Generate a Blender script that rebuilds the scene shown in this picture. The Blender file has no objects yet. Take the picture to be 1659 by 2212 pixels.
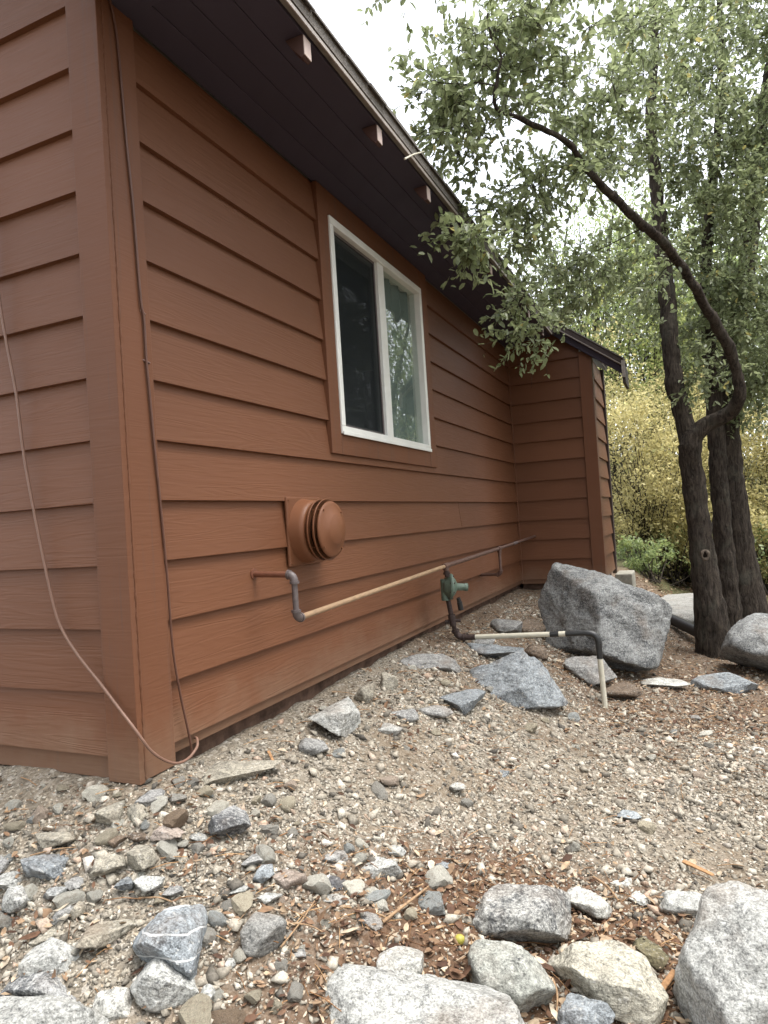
import bpy, math, random
import numpy as np
from mathutils import Vector, Matrix

random.seed(5)
RNG = np.random.default_rng(5)
scene = bpy.context.scene
COL = scene.collection

# ------------------------------------------------------------------ camera
cam_data = bpy.data.cameras.new('camera')
cam = bpy.data.objects.new('camera', cam_data)
COL.objects.link(cam)
CAM_LOC = Vector((1.4212, -1.4290, 0.6061))
CAM_R = Vector((0.91143, 0.40654, -0.06336))
CAM_U = Vector((0.06408, 0.01187, 0.99787))
CAM_W = Vector((-0.40643, 0.91356, 0.01523))
m = Matrix((CAM_R, CAM_U, -CAM_W)).transposed().to_4x4()
m.translation = CAM_LOC
cam.matrix_world = m
cam_data.sensor_fit = 'HORIZONTAL'
cam_data.sensor_width = 36.0
cam_data.lens = 36.0 * 1465.907 / 1659.0
cam_data.clip_start = 0.05
cam_data.clip_end = 800
scene.camera = cam

# ------------------------------------------------------------------ light
SUN_ELEV, SUN_AZ = math.radians(72), math.radians(80)     # azimuth measured clockwise from +Y
world = bpy.data.worlds.new('World')
scene.world = world
world.use_nodes = True
nt = world.node_tree
nt.nodes.clear()
sky = nt.nodes.new('ShaderNodeTexSky')
sky.sky_type = 'NISHITA'
sky.sun_disc = False
sky.sun_elevation = SUN_ELEV
sky.sun_rotation = SUN_AZ
sky.air_density = 1.0
sky.dust_density = 4.0
sky.ozone_density = 1.0
sky.altitude = 1200
hs = nt.nodes.new('ShaderNodeHueSaturation')               # thin bright overcast: hardly any blue left
hs.inputs['Saturation'].default_value = 0.22
bg = nt.nodes.new('ShaderNodeBackground')
bg.inputs['Strength'].default_value = 0.15
wo = nt.nodes.new('ShaderNodeOutputWorld')
nt.links.new(sky.outputs[0], hs.inputs['Color'])
nt.links.new(hs.outputs[0], bg.inputs['Color'])
nt.links.new(bg.outputs[0], wo.inputs['Surface'])

sun_data = bpy.data.lights.new('sun', 'SUN')
sun_data.energy = 1.3
sun_data.angle = math.radians(40)
sun_data.color = (1.0, 0.96, 0.9)
sun = bpy.data.objects.new('sun', sun_data)
COL.objects.link(sun)
sd = Vector((math.sin(SUN_AZ) * math.cos(SUN_ELEV), math.cos(SUN_AZ) * math.cos(SUN_ELEV), math.sin(SUN_ELEV)))
sun.rotation_euler = (-sd).to_track_quat('-Z', 'Y').to_euler()
sun.location = sd * 30

scene.view_settings.view_transform = 'Standard'
scene.view_settings.look = 'None'
scene.view_settings.exposure = 2.1
scene.view_settings.gamma = 1.0
scene.view_settings.use_curve_mapping = False
scene.cycles.max_bounces = 8
scene.cycles.transparent_max_bounces = 12
scene.cycles.use_denoising = True


# ------------------------------------------------------------------ helpers
def tag(o, label=None, cat=None, group=None, kind=None):
    if label: o['label'] = label
    if cat: o['category'] = cat
    if group: o['group'] = group
    if kind: o['kind'] = kind
    return o


def empty(name, loc=(0, 0, 0)):
    o = bpy.data.objects.new(name, None)
    o.empty_display_size = .1
    o.location = loc
    COL.objects.link(o)
    return o


def link(name, me, parent=None, mat=None):
    o = bpy.data.objects.new(name, me)
    COL.objects.link(o)
    if mat is not None and len(me.materials) == 0:
        me.materials.append(mat)
    if parent is not None:
        o.parent = parent
        o.matrix_parent_inverse = Matrix.Translation(parent_origin(parent)).inverted()
    return o


def parent_origin(p):
    v = Vector(p.location)
    q = p.parent
    while q is not None:
        # children keep world-like coordinates, so only the top thing's own offset counts
        v = Vector(q.location) if q.parent is None else v
        q = q.parent
    return v


def np_mesh(name, V, F, smooth=False):
    """V (N,3), F (M,k) array or list of arrays with differing k"""
    me = bpy.data.meshes.new(name)
    Fs = F if isinstance(F, list) else [F]
    Fs = [np.asarray(f, np.int32) for f in Fs if len(f)]
    V = np.asarray(V, np.float32)
    me.vertices.add(len(V))
    me.vertices.foreach_set('co', V.ravel())
    loops = np.concatenate([f.ravel() for f in Fs])
    sizes = np.concatenate([np.full(len(f), f.shape[1], np.int32) for f in Fs])
    me.loops.add(len(loops))
    me.loops.foreach_set('vertex_index', loops)
    me.polygons.add(len(sizes))
    starts = np.concatenate([[0], np.cumsum(sizes)[:-1]]).astype(np.int32)
    me.polygons.foreach_set('loop_start', starts)
    me.polygons.foreach_set('loop_total', sizes)
    if smooth:
        me.polygons.foreach_set('use_smooth', np.ones(len(sizes), bool))
    me.update(calc_edges=True)
    return me


class MB:
    """collects simple solids into one mesh"""
    def __init__(self):
        self.v, self.f, self.sm = [], [], []

    def add(self, V, F, smooth=False):
        b = len(self.v)
        self.v += [tuple(p) for p in V]
        self.f += [tuple(i + b for i in q) for q in F]
        self.sm += [smooth] * len(F)
        return self

    def box(self, x0, x1, y0, y1, z0, z1):
        V = [(x, y, z) for x in (x0, x1) for y in (y0, y1) for z in (z0, z1)]
        return self.add(V, [(0, 1, 3, 2), (4, 6, 7, 5), (0, 4, 5, 1), (2, 3, 7, 6), (0, 2, 6, 4), (1, 5, 7, 3)])

    def prism(self, A, B):
        """two matching loops of points joined into a solid"""
        n = len(A)
        F = [tuple(range(n))[::-1], tuple(range(n, 2 * n))]
        F += [(i, (i + 1) % n, n + (i + 1) % n, n + i) for i in range(n)]
        return self.add(list(A) + list(B), F)

    def tube(self, P, R, n=12, cap=True):
        P = [Vector(p) for p in P]
        if not hasattr(R, '__len__'): R = [R] * len(P)
        V, F = [], []
        up = None
        for i, p in enumerate(P):
            t = (P[min(i + 1, len(P) - 1)] - P[max(i - 1, 0)]).normalized()
            if up is None:
                up = Vector((0, 0, 1)) if abs(t.z) < .9 else Vector((1, 0, 0))
            a = t.cross(up).normalized(); b = a.cross(t).normalized(); up = b
            for k in range(n):
                an = 2 * math.pi * k / n
                V.append(p + (a * math.cos(an) + b * math.sin(an)) * R[i])
        for i in range(len(P) - 1):
            for k in range(n):
                k2 = (k + 1) % n
                F.append((i * n + k, i * n + k2, (i + 1) * n + k2, (i + 1) * n + k))
        self.add(V, F, True)
        if cap:
            self.add(V[:n], [tuple(range(n))[::-1]])
            self.add(V[-n:], [tuple(range(n))])
        return self

    def lathe(self, prof, origin, axis, n=40, smooth=True):
        """prof: (distance along axis, radius)"""
        ax = Vector(axis).normalized()
        up = Vector((0, 0, 1)) if abs(ax.z) < .9 else Vector((1, 0, 0))
        a = ax.cross(up).normalized(); b = a.cross(ax)
        o = Vector(origin); V, F = [], []
        for (d, r) in prof:
            for k in range(n):
                an = 2 * math.pi * k / n
                V.append(o + ax * d + (a * math.cos(an) + b * math.sin(an)) * max(r, 1e-4))
        for i in range(len(prof) - 1):
            for k in range(n):
                k2 = (k + 1) % n
                F.append((i * n + k, i * n + k2, (i + 1) * n + k2, (i + 1) * n + k))
        return self.add(V, F, smooth)

    def build(self, name, mat, parent=None, bevel=0):
        me = bpy.data.meshes.new(name)
        me.from_pydata(self.v, [], self.f)
        me.polygons.foreach_set('use_smooth', np.array(self.sm, bool))
        me.materials.append(mat)
        me.update()
        o = link(name, me, parent)
        if bevel:
            md = o.modifiers.new('bevel', 'BEVEL'); md.width = bevel; md.segments = 2; md.limit_method = 'ANGLE'
        return o


# ------------------------------------------------------------------ materials
class NT:
    def __init__(self, name):
        self.m = bpy.data.materials.new(name)
        self.m.use_nodes = True
        self.t = self.m.node_tree
        self.b = self.t.nodes['Principled BSDF']

    def n(self, ty, **kw):
        nd = self.t.nodes.new('ShaderNode' + ty)
        for k, v in kw.items():
            if k in nd.inputs: nd.inputs[k].default_value = v
            else: setattr(nd, k, v)
        return nd

    def l(self, a, b):
        self.t.links.new(a, b)

    def coord(self, sx=1, sy=1, sz=1, what='Object', rand=0):
        tc = self.n('TexCoord')
        mp = self.n('Mapping')
        mp.inputs['Scale'].default_value = (sx, sy, sz)
        self.l(tc.outputs[what], mp.inputs['Vector'])
        if rand:
            oi = self.n('ObjectInfo')
            mu = self.n('Math', operation='MULTIPLY'); mu.inputs[1].default_value = rand
            self.l(oi.outputs['Random'], mu.inputs[0])
            cb = self.n('CombineXYZ')
            for i in range(3): self.l(mu.outputs[0], cb.inputs[i])
            self.l(cb.outputs[0], mp.inputs['Location'])
        return mp.outputs[0]

    def noise(self, vec, scale, detail=4, rough=.55, dist=0):
        nd = self.n('TexNoise')
        nd.inputs['Scale'].default_value = scale
        nd.inputs['Detail'].default_value = detail
        nd.inputs['Roughness'].default_value = rough
        nd.inputs['Distortion'].default_value = dist
        self.l(vec, nd.inputs['Vector'])
        return nd.outputs['Fac']

    def ramp(self, fac, stops, interp='LINEAR'):
        r = self.n('ValToRGB')
        r.color_ramp.interpolation = interp
        els = r.color_ramp.elements
        while len(els) < len(stops): els.new(.5)
        for e, (p, c) in zip(els, stops):
            e.position = p
            e.color = (c, c, c, 1) if not hasattr(c, '__len__') else (*c, 1)
        self.l(fac, r.inputs['Fac'])
        return r.outputs['Color']

    def mix(self, a, b, fac, mode='MIX'):
        mx = self.n('Mix', data_type='RGBA', blend_type=mode)
        for s, v in ((mx.inputs['Factor'], fac), (mx.inputs[6], a), (mx.inputs[7], b)):
            if isinstance(v, bpy.types.NodeSocket): self.l(v, s)
            elif hasattr(v, '__len__'): s.default_value = (*v, 1)
            else: s.default_value = v
        return mx.outputs[2]

    def math(self, op, a, b=0.5):
        nd = self.n('Math', operation=op)
        for s, v in ((nd.inputs[0], a), (nd.inputs[1], b)):
            if isinstance(v, bpy.types.NodeSocket): self.l(v, s)
            else: s.default_value = v
        return nd.outputs[0]

    def bump(self, h, strength=.3, dist=.01, normal=None):
        b = self.n('Bump')
        b.inputs['Strength'].default_value = strength
        b.inputs['Distance'].default_value = dist
        self.l(h, b.inputs['Height'])
        if normal is not None: self.l(normal, b.inputs['Normal'])
        return b.outputs['Normal']

    def out(self, color=None, rough=.6, normal=None, spec=.4, metal=0):
        b = self.b
        if isinstance(color, bpy.types.NodeSocket): self.l(color, b.inputs['Base Color'])
        elif color is not None: b.inputs['Base Color'].default_value = (*color, 1)
        if isinstance(rough, bpy.types.NodeSocket): self.l(rough, b.inputs['Roughness'])
        else: b.inputs['Roughness'].default_value = rough
        b.inputs['Specular IOR Level'].default_value = spec
        b.inputs['Metallic'].default_value = metal
        if normal is not None: self.l(normal, b.inputs['Normal'])
        return self.m


M = {}


def painted_wood(name, col, grain=1.0, rough=.45, streak=0.0):
    t = NT(name)
    tc = t.n('TexCoord'); sp = t.n('SeparateXYZ'); t.l(tc.outputs['Object'], sp.inputs[0])
    along = t.math('ADD', sp.outputs['X'], sp.outputs['Y'])
    oi = t.n('ObjectInfo')
    off = t.math('MULTIPLY', oi.outputs['Random'], 37.0)
    cb = t.n('CombineXYZ')
    t.l(t.math('ADD', along, off), cb.inputs['X']); t.l(off, cb.inputs['Y']); t.l(sp.outputs['Z'], cb.inputs['Z'])
    mp = t.n('Mapping'); mp.inputs['Scale'].default_value = (1.6, 1, 22); t.l(cb.outputs[0], mp.inputs['Vector'])
    warp = t.noise(mp.outputs[0], 1.0, 3, .5, .6)
    # cathedral grain: rings of a stretched, warped field
    rings = t.math('SINE', t.math('MULTIPLY', warp, 46.0), 0)
    mp2 = t.n('Mapping'); mp2.inputs['Scale'].default_value = (7, 1, 160); t.l(cb.outputs[0], mp2.inputs['Vector'])
    fine = t.noise(mp2.outputs[0], 1.0, 3, .6)
    patch = t.noise(cb.outputs[0], 2.3, 2, .5)
    amp = t.math('MULTIPLY', rings, t.math('MULTIPLY', patch, .5))
    h = t.math('ADD', amp, t.math('MULTIPLY', fine, .7))
    nrm = t.bump(h, .45 * grain, .0018)
    var = t.noise(cb.outputs[0], 1.1, 3, .5)
    c = t.mix(tuple(v * .80 for v in col), tuple(min(1, v * 1.20) for v in col), var)
    tone = t.math('ADD', t.math('MULTIPLY', oi.outputs['Random'], .12), .94)
    hv = t.n('HueSaturation'); t.l(c, hv.inputs['Color']); t.l(tone, hv.inputs['Value'])
    c = hv.outputs[0]
    if streak:
        mp3 = t.n('Mapping'); mp3.inputs['Scale'].default_value = (34, 1, 1.3); t.l(cb.outputs[0], mp3.inputs['Vector'])
        s = t.noise(mp3.outputs[0], 1, 3, .6)
        c = t.mix(c, (.07, .055, .05), t.math('MULTIPLY', t.ramp(s, [(.56, 0.0), (.72, 1.0)]), streak))
    # dust splashed up from the ground onto the lowest boards
    dn = t.noise(cb.outputs[0], 9, 4, .6)
    low = t.math('SUBTRACT', t.math('MULTIPLY', dn, .28), sp.outputs['Z'])
    c = t.mix(c, (.20, .135, .09), t.math('MULTIPLY', t.ramp(low, [(.02, 0.0), (.2, 1.0)]), .45))
    rg = t.math('ADD', t.math('MULTIPLY', fine, .22), rough - .1)
    return t.out(c, rg, nrm, .28)


BROWN = (.130, .052, .0245)
M['siding'] = painted_wood('siding_paint', BROWN, 1.0, .55)
M['trim'] = painted_wood('trim_paint', (.130, .052, .025), .5, .58, .35)
M['soffit'] = painted_wood('soffit_paint', (.048, .040, .058), .5, .7)
M['tail'] = painted_wood('tail_lit_wood', (.46, .37, .33), .8, .7)  # faded wood, with the light on the end faces put into the colour
M['tail_shaded'] = painted_wood('tail_shaded_wood', (.075, .040, .034), .5, .7)  # same tails, the shade on their sides put into the colour
M['smooth_paint'] = painted_wood('vent_paint', (.155, .062, .029), .12, .45)


def plain(name, col, rough=.5, spec=.4, nscale=30, namp=.12, bump=.1, metal=0):
    t = NT(name)
    v = t.coord(1, 1, 1, 'Object', 9)
    n = t.noise(v, nscale, 5, .6)
    c = t.mix(tuple(x * (1 - namp) for x in col), tuple(min(1, x * (1 + namp)) for x in col), t.ramp(n, [(.3, 0.0), (.7, 1.0)]))
    return t.out(c, rough, t.bump(n, bump, .004), spec, metal)


M['vinyl'] = plain('white_vinyl', (.74, .74, .70), .35, .5, 12, .05, .03)
M['pipe_brown'] = plain('pipe_brown', (.10, .055, .042), .5, .4, 40, .25, .2)
M['pipe_red'] = plain('pipe_reddish', (.14, .055, .032), .45, .4, 40, .15, .1)
M['pipe_grey'] = plain('pipe_grey', (.095, .075, .072), .5, .5, 60, .2, .15)
M['pipe_tan'] = plain('pipe_tan', (.26, .17, .10), .5, .4, 25, .2, .1)
M['pipe_white'] = plain('pipe_white', (.50, .47, .38), .4, .45, 20, .12, .05)
M['pipe_rust'] = plain('pipe_rust', (.045, .030, .026), .7, .3, 80, .5, .5)
M['tape'] = plain('black_tape', (.014, .014, .014), .42, .5, 60, .3, .3)
M['regulator'] = plain('regulator_green', (.085, .12, .09), .5, .5, 50, .3, .25)
M['cable'] = plain('cable_brown', (.095, .042, .027), .45, .4, 20, .1, .05)
M['cable_pale'] = plain('cable_pale', (.18, .10, .07), .45, .4, 20, .1, .05)
M['concrete'] = plain('concrete', (.30, .285, .24), .9, .2, 22, .3, .5)
M['footing'] = plain('footing', (.09, .055, .04), .95, .1, 14, .5, 1.0)
M['interior'] = plain('interior_paint', (.22, .23, .21), .8, .2, 3, .05, .02)
M['blind'] = plain('blind_slat', (.23, .26, .25), .6, .3, 6, .12, .02)
M['drain'] = plain('drain_black', (.012, .012, .013), .5, .5, 40, .3, .1)
M['shingle'] = plain('shingle', (.17, .155, .14), .95, .1, 160, .45, .8)
M['drip'] = plain('drip_edge', (.30, .26, .23), .5, .5, 30, .2, .1)
M['fascia'] = plain('fascia_weathered', (.18, .16, .14), .8, .3, 14, .3, .4)
M['rake'] = painted_wood('rake_paint', (.05, .034, .03), .4, .6)
M['chip'] = plain('wood_chip', (.30, .17, .085), .85, .2, 70, .35, .5)
M['twig'] = plain('twig_wood', (.26, .17, .10), .85, .2, 90, .4, .3)
M['acorn'] = plain('acorn_green', (.30, .27, .05), .5, .4, 60, .2, .2)
M['yellow_leaf'] = plain('yellow_leaf', (.55, .50, .10), .5, .4, 60, .15, .1)


def mat_glass(name, refl=1.0, tint=(.75, .85, .8)):
    t = NT(name)
    fr = t.n('Fresnel'); fr.inputs['IOR'].default_value = 1.55
    gl = t.n('BsdfGlossy'); gl.inputs['Roughness'].default_value = .015
    wv = t.noise(t.coord(1, 1, 1), 3.0, 2)
    gl_n = t.bump(wv, .04, .01); t.l(gl_n, gl.inputs['Normal'])
    tr = t.n('BsdfTransparent'); tr.inputs['Color'].default_value = (*tint, 1)
    mx = t.n('MixShader')
    geo = t.n('NewGeometry')                 # the rear face of the sheet adds no second mirror
    t.l(t.math('MULTIPLY', t.math('MULTIPLY', fr.outputs[0], refl), t.math('SUBTRACT', 1.0, geo.outputs['Backfacing'])), mx.inputs[0]); t.l(tr.outputs[0], mx.inputs[1]); t.l(gl.outputs[0], mx.inputs[2])
    t.l(mx.outputs[0], t.t.nodes['Material Output'].inputs['Surface'])
    return t.m


M['glass'] = mat_glass('window_glass', 1.35, (.88, .92, .90))


def mat_screen():
    t = NT('insect_screen')
    df = t.n('BsdfDiffuse'); df.inputs['Color'].default_value = (.028, .032, .033, 1)
    tr = t.n('BsdfTransparent')
    mx = t.n('MixShader'); mx.inputs[0].default_value = .52
    t.l(tr.outputs[0], mx.inputs[1]); t.l(df.outputs[0], mx.inputs[2])
    t.l(mx.outputs[0], t.t.nodes['Material Output'].inputs['Surface'])
    return t.m


M['screen'] = mat_screen()


def mat_granite(name, vein=False):
    """speckled granite; obj.color tints it, its alpha sets how much dark mineral shows"""
    t = NT(name)
    v = t.coord(1, 1, 1, 'Object', 41)
    oi = t.n('ObjectInfo')
    fine = t.noise(v, 210, 3, .7)
    mid = t.noise(v, 62, 4, .65, .4)
    big = t.noise(v, 9, 4, .6, .6)
    tex = t.math('ADD', t.math('MULTIPLY', fine, .55), t.math('MULTIPLY', mid, .45))
    g = t.ramp(tex, [(.36, .30), (.49, .88), (.60, 1.38)])
    c = t.mix(oi.outputs['Color'], g, 1.0, 'MULTIPLY')
    # dark mineral grains, thicker in patches
    d = t.math('ADD', t.math('MULTIPLY', t.noise(v, 125, 3, .75), .62), t.math('MULTIPLY', big, .5))
    d = t.math('ADD', d, t.math('MULTIPLY', oi.outputs['Alpha'], .30))
    c = t.mix(c, (.035, .037, .042), t.math('MULTIPLY', t.ramp(d, [(.70, 0.0), (.84, 1.0)]), .85))
    # pale feldspar
    pale = t.noise(v, 95, 2, .6)
    c = t.mix(c, (.48, .465, .43), t.math('MULTIPLY', t.ramp(pale, [(.60, 0.0), (.72, 1.0)]), .55))
    # foliation bands
    mp = t.n('Mapping'); mp.inputs['Rotation'].default_value = (.5, .6, .4); mp.inputs['Scale'].default_value = (1, 1, 7)
    t.l(v, mp.inputs['Vector'])
    band = t.noise(mp.outputs[0], 12, 4, .6)
    c = t.mix(c, t.mix(c, (.5, .5, .5), 1.0, 'MULTIPLY'), t.ramp(band, [(.5, 0.0), (.72, .7)]))
    # soil and rusty stains
    st = t.noise(v, 5.5, 4, .6)
    c = t.mix(c, (.15, .105, .07), t.math('MULTIPLY', t.ramp(st, [(.52, 0.0), (.72, 1.0)]), .45))
    if vein:
        mv = t.n('Mapping'); mv.inputs['Rotation'].default_value = (.35, .15, .5); t.l(v, mv.inputs['Vector'])
        wv = t.n('TexWave', wave_type='BANDS', bands_direction='Z')
        wv.inputs['Scale'].default_value = 7.5; wv.inputs['Distortion'].default_value = 2.2; wv.inputs['Detail'].default_value = 3
        t.l(mv.outputs[0], wv.inputs['Vector'])
        c = t.mix(c, (.50, .50, .49), t.ramp(wv.outputs['Fac'], [(.975, 0.0), (.993, .9)]))
    h = t.math('ADD', t.math('MULTIPLY', fine, .35), t.math('ADD', mid, t.math('MULTIPLY', band, .8)))
    nrm = t.bump(h, .85, .006)
    return t.out(c, .88, nrm, .25)


M['granite'] = mat_granite('granite')
M['granite_vein'] = mat_granite('granite_veined', True)


def mat_attr(name, stops, rough=.8, spec=.3, transl=0.0, nscale=200, interp='LINEAR'):
    """colour picked from a ramp by the per-piece attribute rnd"""
    t = NT(name)
    at = t.n('Attribute', attribute_name='rnd')
    c = t.ramp(at.outputs['Fac'], stops, interp)
    n = t.noise(t.coord(), nscale, 3, .7)
    c = t.mix(c, t.ramp(n, [(.3, .6), (.7, 1.3)]), 1.0, 'MULTIPLY')
    t.out(c, rough, None, spec)
    if transl:
        tl = t.n('BsdfTranslucent'); t.l(c, tl.inputs['Color'])
        mx = t.n('MixShader'); mx.inputs[0].default_value = transl
        t.l(t.b.outputs[0], mx.inputs[1]); t.l(tl.outputs[0], mx.inputs[2])
        t.l(mx.outputs[0], t.t.nodes['Material Output'].inputs['Surface'])
    return t.m


M['leaf_oak'] = mat_attr('leaf_oak', [(0, (.12, .145, .07)), (.35, (.23, .27, .13)), (.7, (.34, .385, .21)), (.93, (.45, .48, .30)), (1, (.52, .46, .17))], .33, .65, .58, 30)
M['leaf_back'] = mat_attr('leaf_back', [(0, (.10, .14, .06)), (.4, (.22, .28, .11)), (.8, (.34, .40, .16)), (1, (.45, .47, .18))], .4, .5, .5, 10)
M['leaf_bright'] = mat_attr('leaf_bright', [(0, (.12, .15, .05)), (.4, (.27, .32, .11)), (.8, (.40, .43, .17)), (1, (.50, .46, .17))], .5, .4, .48, 10)
M['leaf_yellow'] = mat_attr('leaf_yellow', [(0, (.22, .22, .10)), (.25, (.42, .38, .17)), (.6, (.58, .51, .24)), (.85, (.66, .60, .33)), (1, (.36, .42, .19))], .6, .3, .55, 10)
M['litter'] = mat_attr('leaf_litter', [(0, (.055, .028, .018)), (.3, (.13, .07, .042)), (.5, (.21, .13, .078)), (.72, (.31, .22, .14)), (.9, (.41, .32, .225)), (1, (.50, .43, .33))], .75, .25, .1, 60)
M['gravel'] = mat_attr('gravel', [(0, (.08, .072, .062)), (.2, (.20, .178, .145)), (.45, (.29, .258, .21)), (.7, (.37, .335, .275)), (.88, (.46, .425, .36)), (.95, (.34, .24, .175)), (1, (.60, .57, .51))], .9, .2, 0, 160)
M['needle'] = mat_attr('needle', [(0, (.12, .06, .03)), (.5, (.28, .15, .07)), (1, (.42, .27, .14))], .8, .2, 0, 60)


def mat_bark():
    t = NT('bark')
    v = t.coord(1, 1, .20, 'Object', 5)
    n = t.noise(v, 48, 6, .72, .8)
    n2 = t.noise(t.coord(1, 1, .5, 'Object', 5), 130, 4, .7)
    cr = t.ramp(n, [(.36, 0.0), (.60, 1.0)])
    p = t.noise(t.coord(1, 1, 1, 'Object', 5), 6, 4, .6)
    c = t.mix((.020, .016, .013), (.098, .078, .062), t.math('MULTIPLY', cr, t.math('ADD', n2, .35)))
    c = t.mix(c, (.15, .15, .12), t.math('MULTIPLY', t.ramp(p, [(.54, 0.0), (.74, 1.0)]), .35))
    h = t.math('ADD', t.math('MULTIPLY', cr, 1.0), t.math('MULTIPLY', n2, .4))
    return t.out(c, .92, t.bump(h, .9, .012), .15)


M['bark'] = mat_bark()
M['bark_raw'] = plain('bark_knot', (.12, .095, .075), .9, .1, 60, .3, .5)
M['knot_dark'] = plain('knot_shade', (.012, .009, .007), 1.0, .0, 60, .2, .2)


def mat_ground():
    t = NT('ground_soil')
    v = t.coord(1, 1, 1)
    sp = t.n('SeparateXYZ'); t.l(v, sp.inputs[0])
    vo = t.n('TexVoronoi'); vo.inputs['Scale'].default_value = 75; t.l(v, vo.inputs['Vector'])
    vs = t.n('SeparateColor'); t.l(vo.outputs['Color'], vs.inputs[0])
    stone = t.ramp(vs.outputs[0], [(0, (.08, .07, .058)), (.35, (.17, .148, .118)), (.7, (.25, .222, .18)), (.92, (.34, .31, .265)), (1, (.44, .41, .36))])
    vo2 = t.n('TexVoronoi'); vo2.inputs['Scale'].default_value = 190; t.l(v, vo2.inputs['Vector'])
    vs2 = t.n('SeparateColor'); t.l(vo2.outputs['Color'], vs2.inputs[0])
    grit = t.ramp(vs2.outputs[1], [(0, (.09, .077, .06)), (.5, (.215, .182, .14)), (1, (.36, .315, .25))])
    big = t.noise(v, 3.2, 5, .6)
    c = t.mix(grit, stone, t.ramp(t.noise(v, 26, 4, .6), [(.42, 0.0), (.58, 1.0)]))
    soil = t.mix((.10, .075, .052), (.215, .165, .115), t.noise(v, 40, 5, .65))
    c = t.mix(c, soil, t.ramp(big, [(.42, 0.0), (.66, .75)]))
    # red brown leaf mould: in front between the big rocks, and under the trees
    edge = t.math('MULTIPLY', t.ramp(sp.outputs['X'], [(.45, 0.0), (.90, 1.0)]), .42)   # the rock line runs further back on the right
    front = t.ramp(t.math('ADD', t.math('SUBTRACT', sp.outputs['Y'], edge), t.math('MULTIPLY', t.math('SUBTRACT', big, .5), .7)), [(.06, 1.0), (.34, 0.0)])
    far = t.ramp(t.math('MULTIPLY', t.math('ADD', sp.outputs['Y'], t.math('MULTIPLY', big, 1.2)), .2), [(.42, 0.0), (.58, 1.0)])
    mould = t.mix((.055, .031, .020), (.165, .095, .055), t.noise(v, 95, 5, .75))
    side = t.ramp(sp.outputs['X'], [(.35, 0.0), (.75, 1.0)])
    c = t.mix(c, mould, t.math('MULTIPLY', t.math('MULTIPLY', front, side), .92))
    c = t.mix(c, mould, t.math('MULTIPLY', far, .55))
    c = t.mix(c, (.085, .085, .04), t.ramp(t.math('MULTIPLY', sp.outputs['Y'], .1), [(.62, 0.0), (.72, .9)]))
    h = t.math('ADD', t.math('MULTIPLY', vo.outputs['Distance'], -1.2), t.math('MULTIPLY', t.noise(v, 120, 4, .7), .8))
    return t.out(c, .95, t.bump(h, .8, .008), .12)


M['ground'] = mat_ground()

# ------------------------------------------------------------------ noise and terrain height
def hash3(ix, iy, iz, s):
    h = (ix * 73856093) ^ (iy * 19349663) ^ (iz * 83492791) ^ (s * 2654435761 & 0x7fffffff)
    h = (h ^ (h >> 13)) * 1274126177 & 0x7fffffff
    h = (h ^ (h >> 16)) * 668265263 & 0x7fffffff
    h = h ^ (h >> 15)
    return (h & 0xffff) / 65535.0


def vnoise(P, s=0):
    """value noise in -1..1 for an (N,3) array"""
    P = np.asarray(P, float)
    I = np.floor(P).astype(np.int64)
    F = P - I
    F = F * F * (3 - 2 * F)
    out = 0
    for dx in (0, 1):
        for dy in (0, 1):
            for dz in (0, 1):
                wgt = (F[:, 0] if dx else 1 - F[:, 0]) * (F[:, 1] if dy else 1 - F[:, 1]) * (F[:, 2] if dz else 1 - F[:, 2])
                out = out + wgt * hash3(I[:, 0] + dx, I[:, 1] + dy, I[:, 2] + dz, s)
    return out * 2 - 1


def fbm(P, octaves=4, s=0, gain=.5):
    a, t, f = 1.0, 0, 1.0
    for o in range(octaves):
        t = t + a * vnoise(np.asarray(P) * f + 17.3 * o, s + o)
        a *= gain
        f *= 2.03
    return t


PROFILE_D = [0, .06, .25, .6, .95, 1.5, 3.0, 6.0]
PROFILE_Z = [-.075, -.085, -.135, -.29, -.44, -.515, -.55, -.57]


def base_height(x, y):
    x = np.asarray(x, float); y = np.asarray(y, float)
    # distance outside the house (x<0,y>0) and outside the lean-to (x<.74, y>4.77)
    d1 = np.hypot(np.maximum(x, 0), np.maximum(-y, 0))
    d2 = np.hypot(np.maximum(x - .74, 0), np.maximum(4.77 - y, 0))
    d = np.minimum(d1, d2 * 1.9 + .02)
    z = np.interp(d, PROFILE_D, PROFILE_Z)
    # the ground in front of the gable wall stays a little higher on the left
    lift = np.clip(-x / 1.5, 0, 1) * np.clip(-y / .6, 0, 1)
    z = z + .04 * lift
    # hillside rising behind
    back = np.maximum(y - 9.5 - .35 * (x - 2), 0)
    z = z + 3.2 * (1 - np.exp(-back / 9.0))
    side = np.maximum(x - 7, 0)
    z = z + 2.5 * (1 - np.exp(-side / 8.0))
    return z


def height(x, y):
    x = np.asarray(x, float); y = np.asarray(y, float)
    z = base_height(x, y)
    P = np.stack([x.ravel(), y.ravel(), np.zeros(x.size)], 1)
    n = .018 * vnoise(P * 3.1, 3) + .009 * vnoise(P * 9.0, 5) + .0045 * vnoise(P * 24.0, 7) + .003 * vnoise(P * 60.0, 9)
    return z + n.reshape(x.shape)

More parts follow.
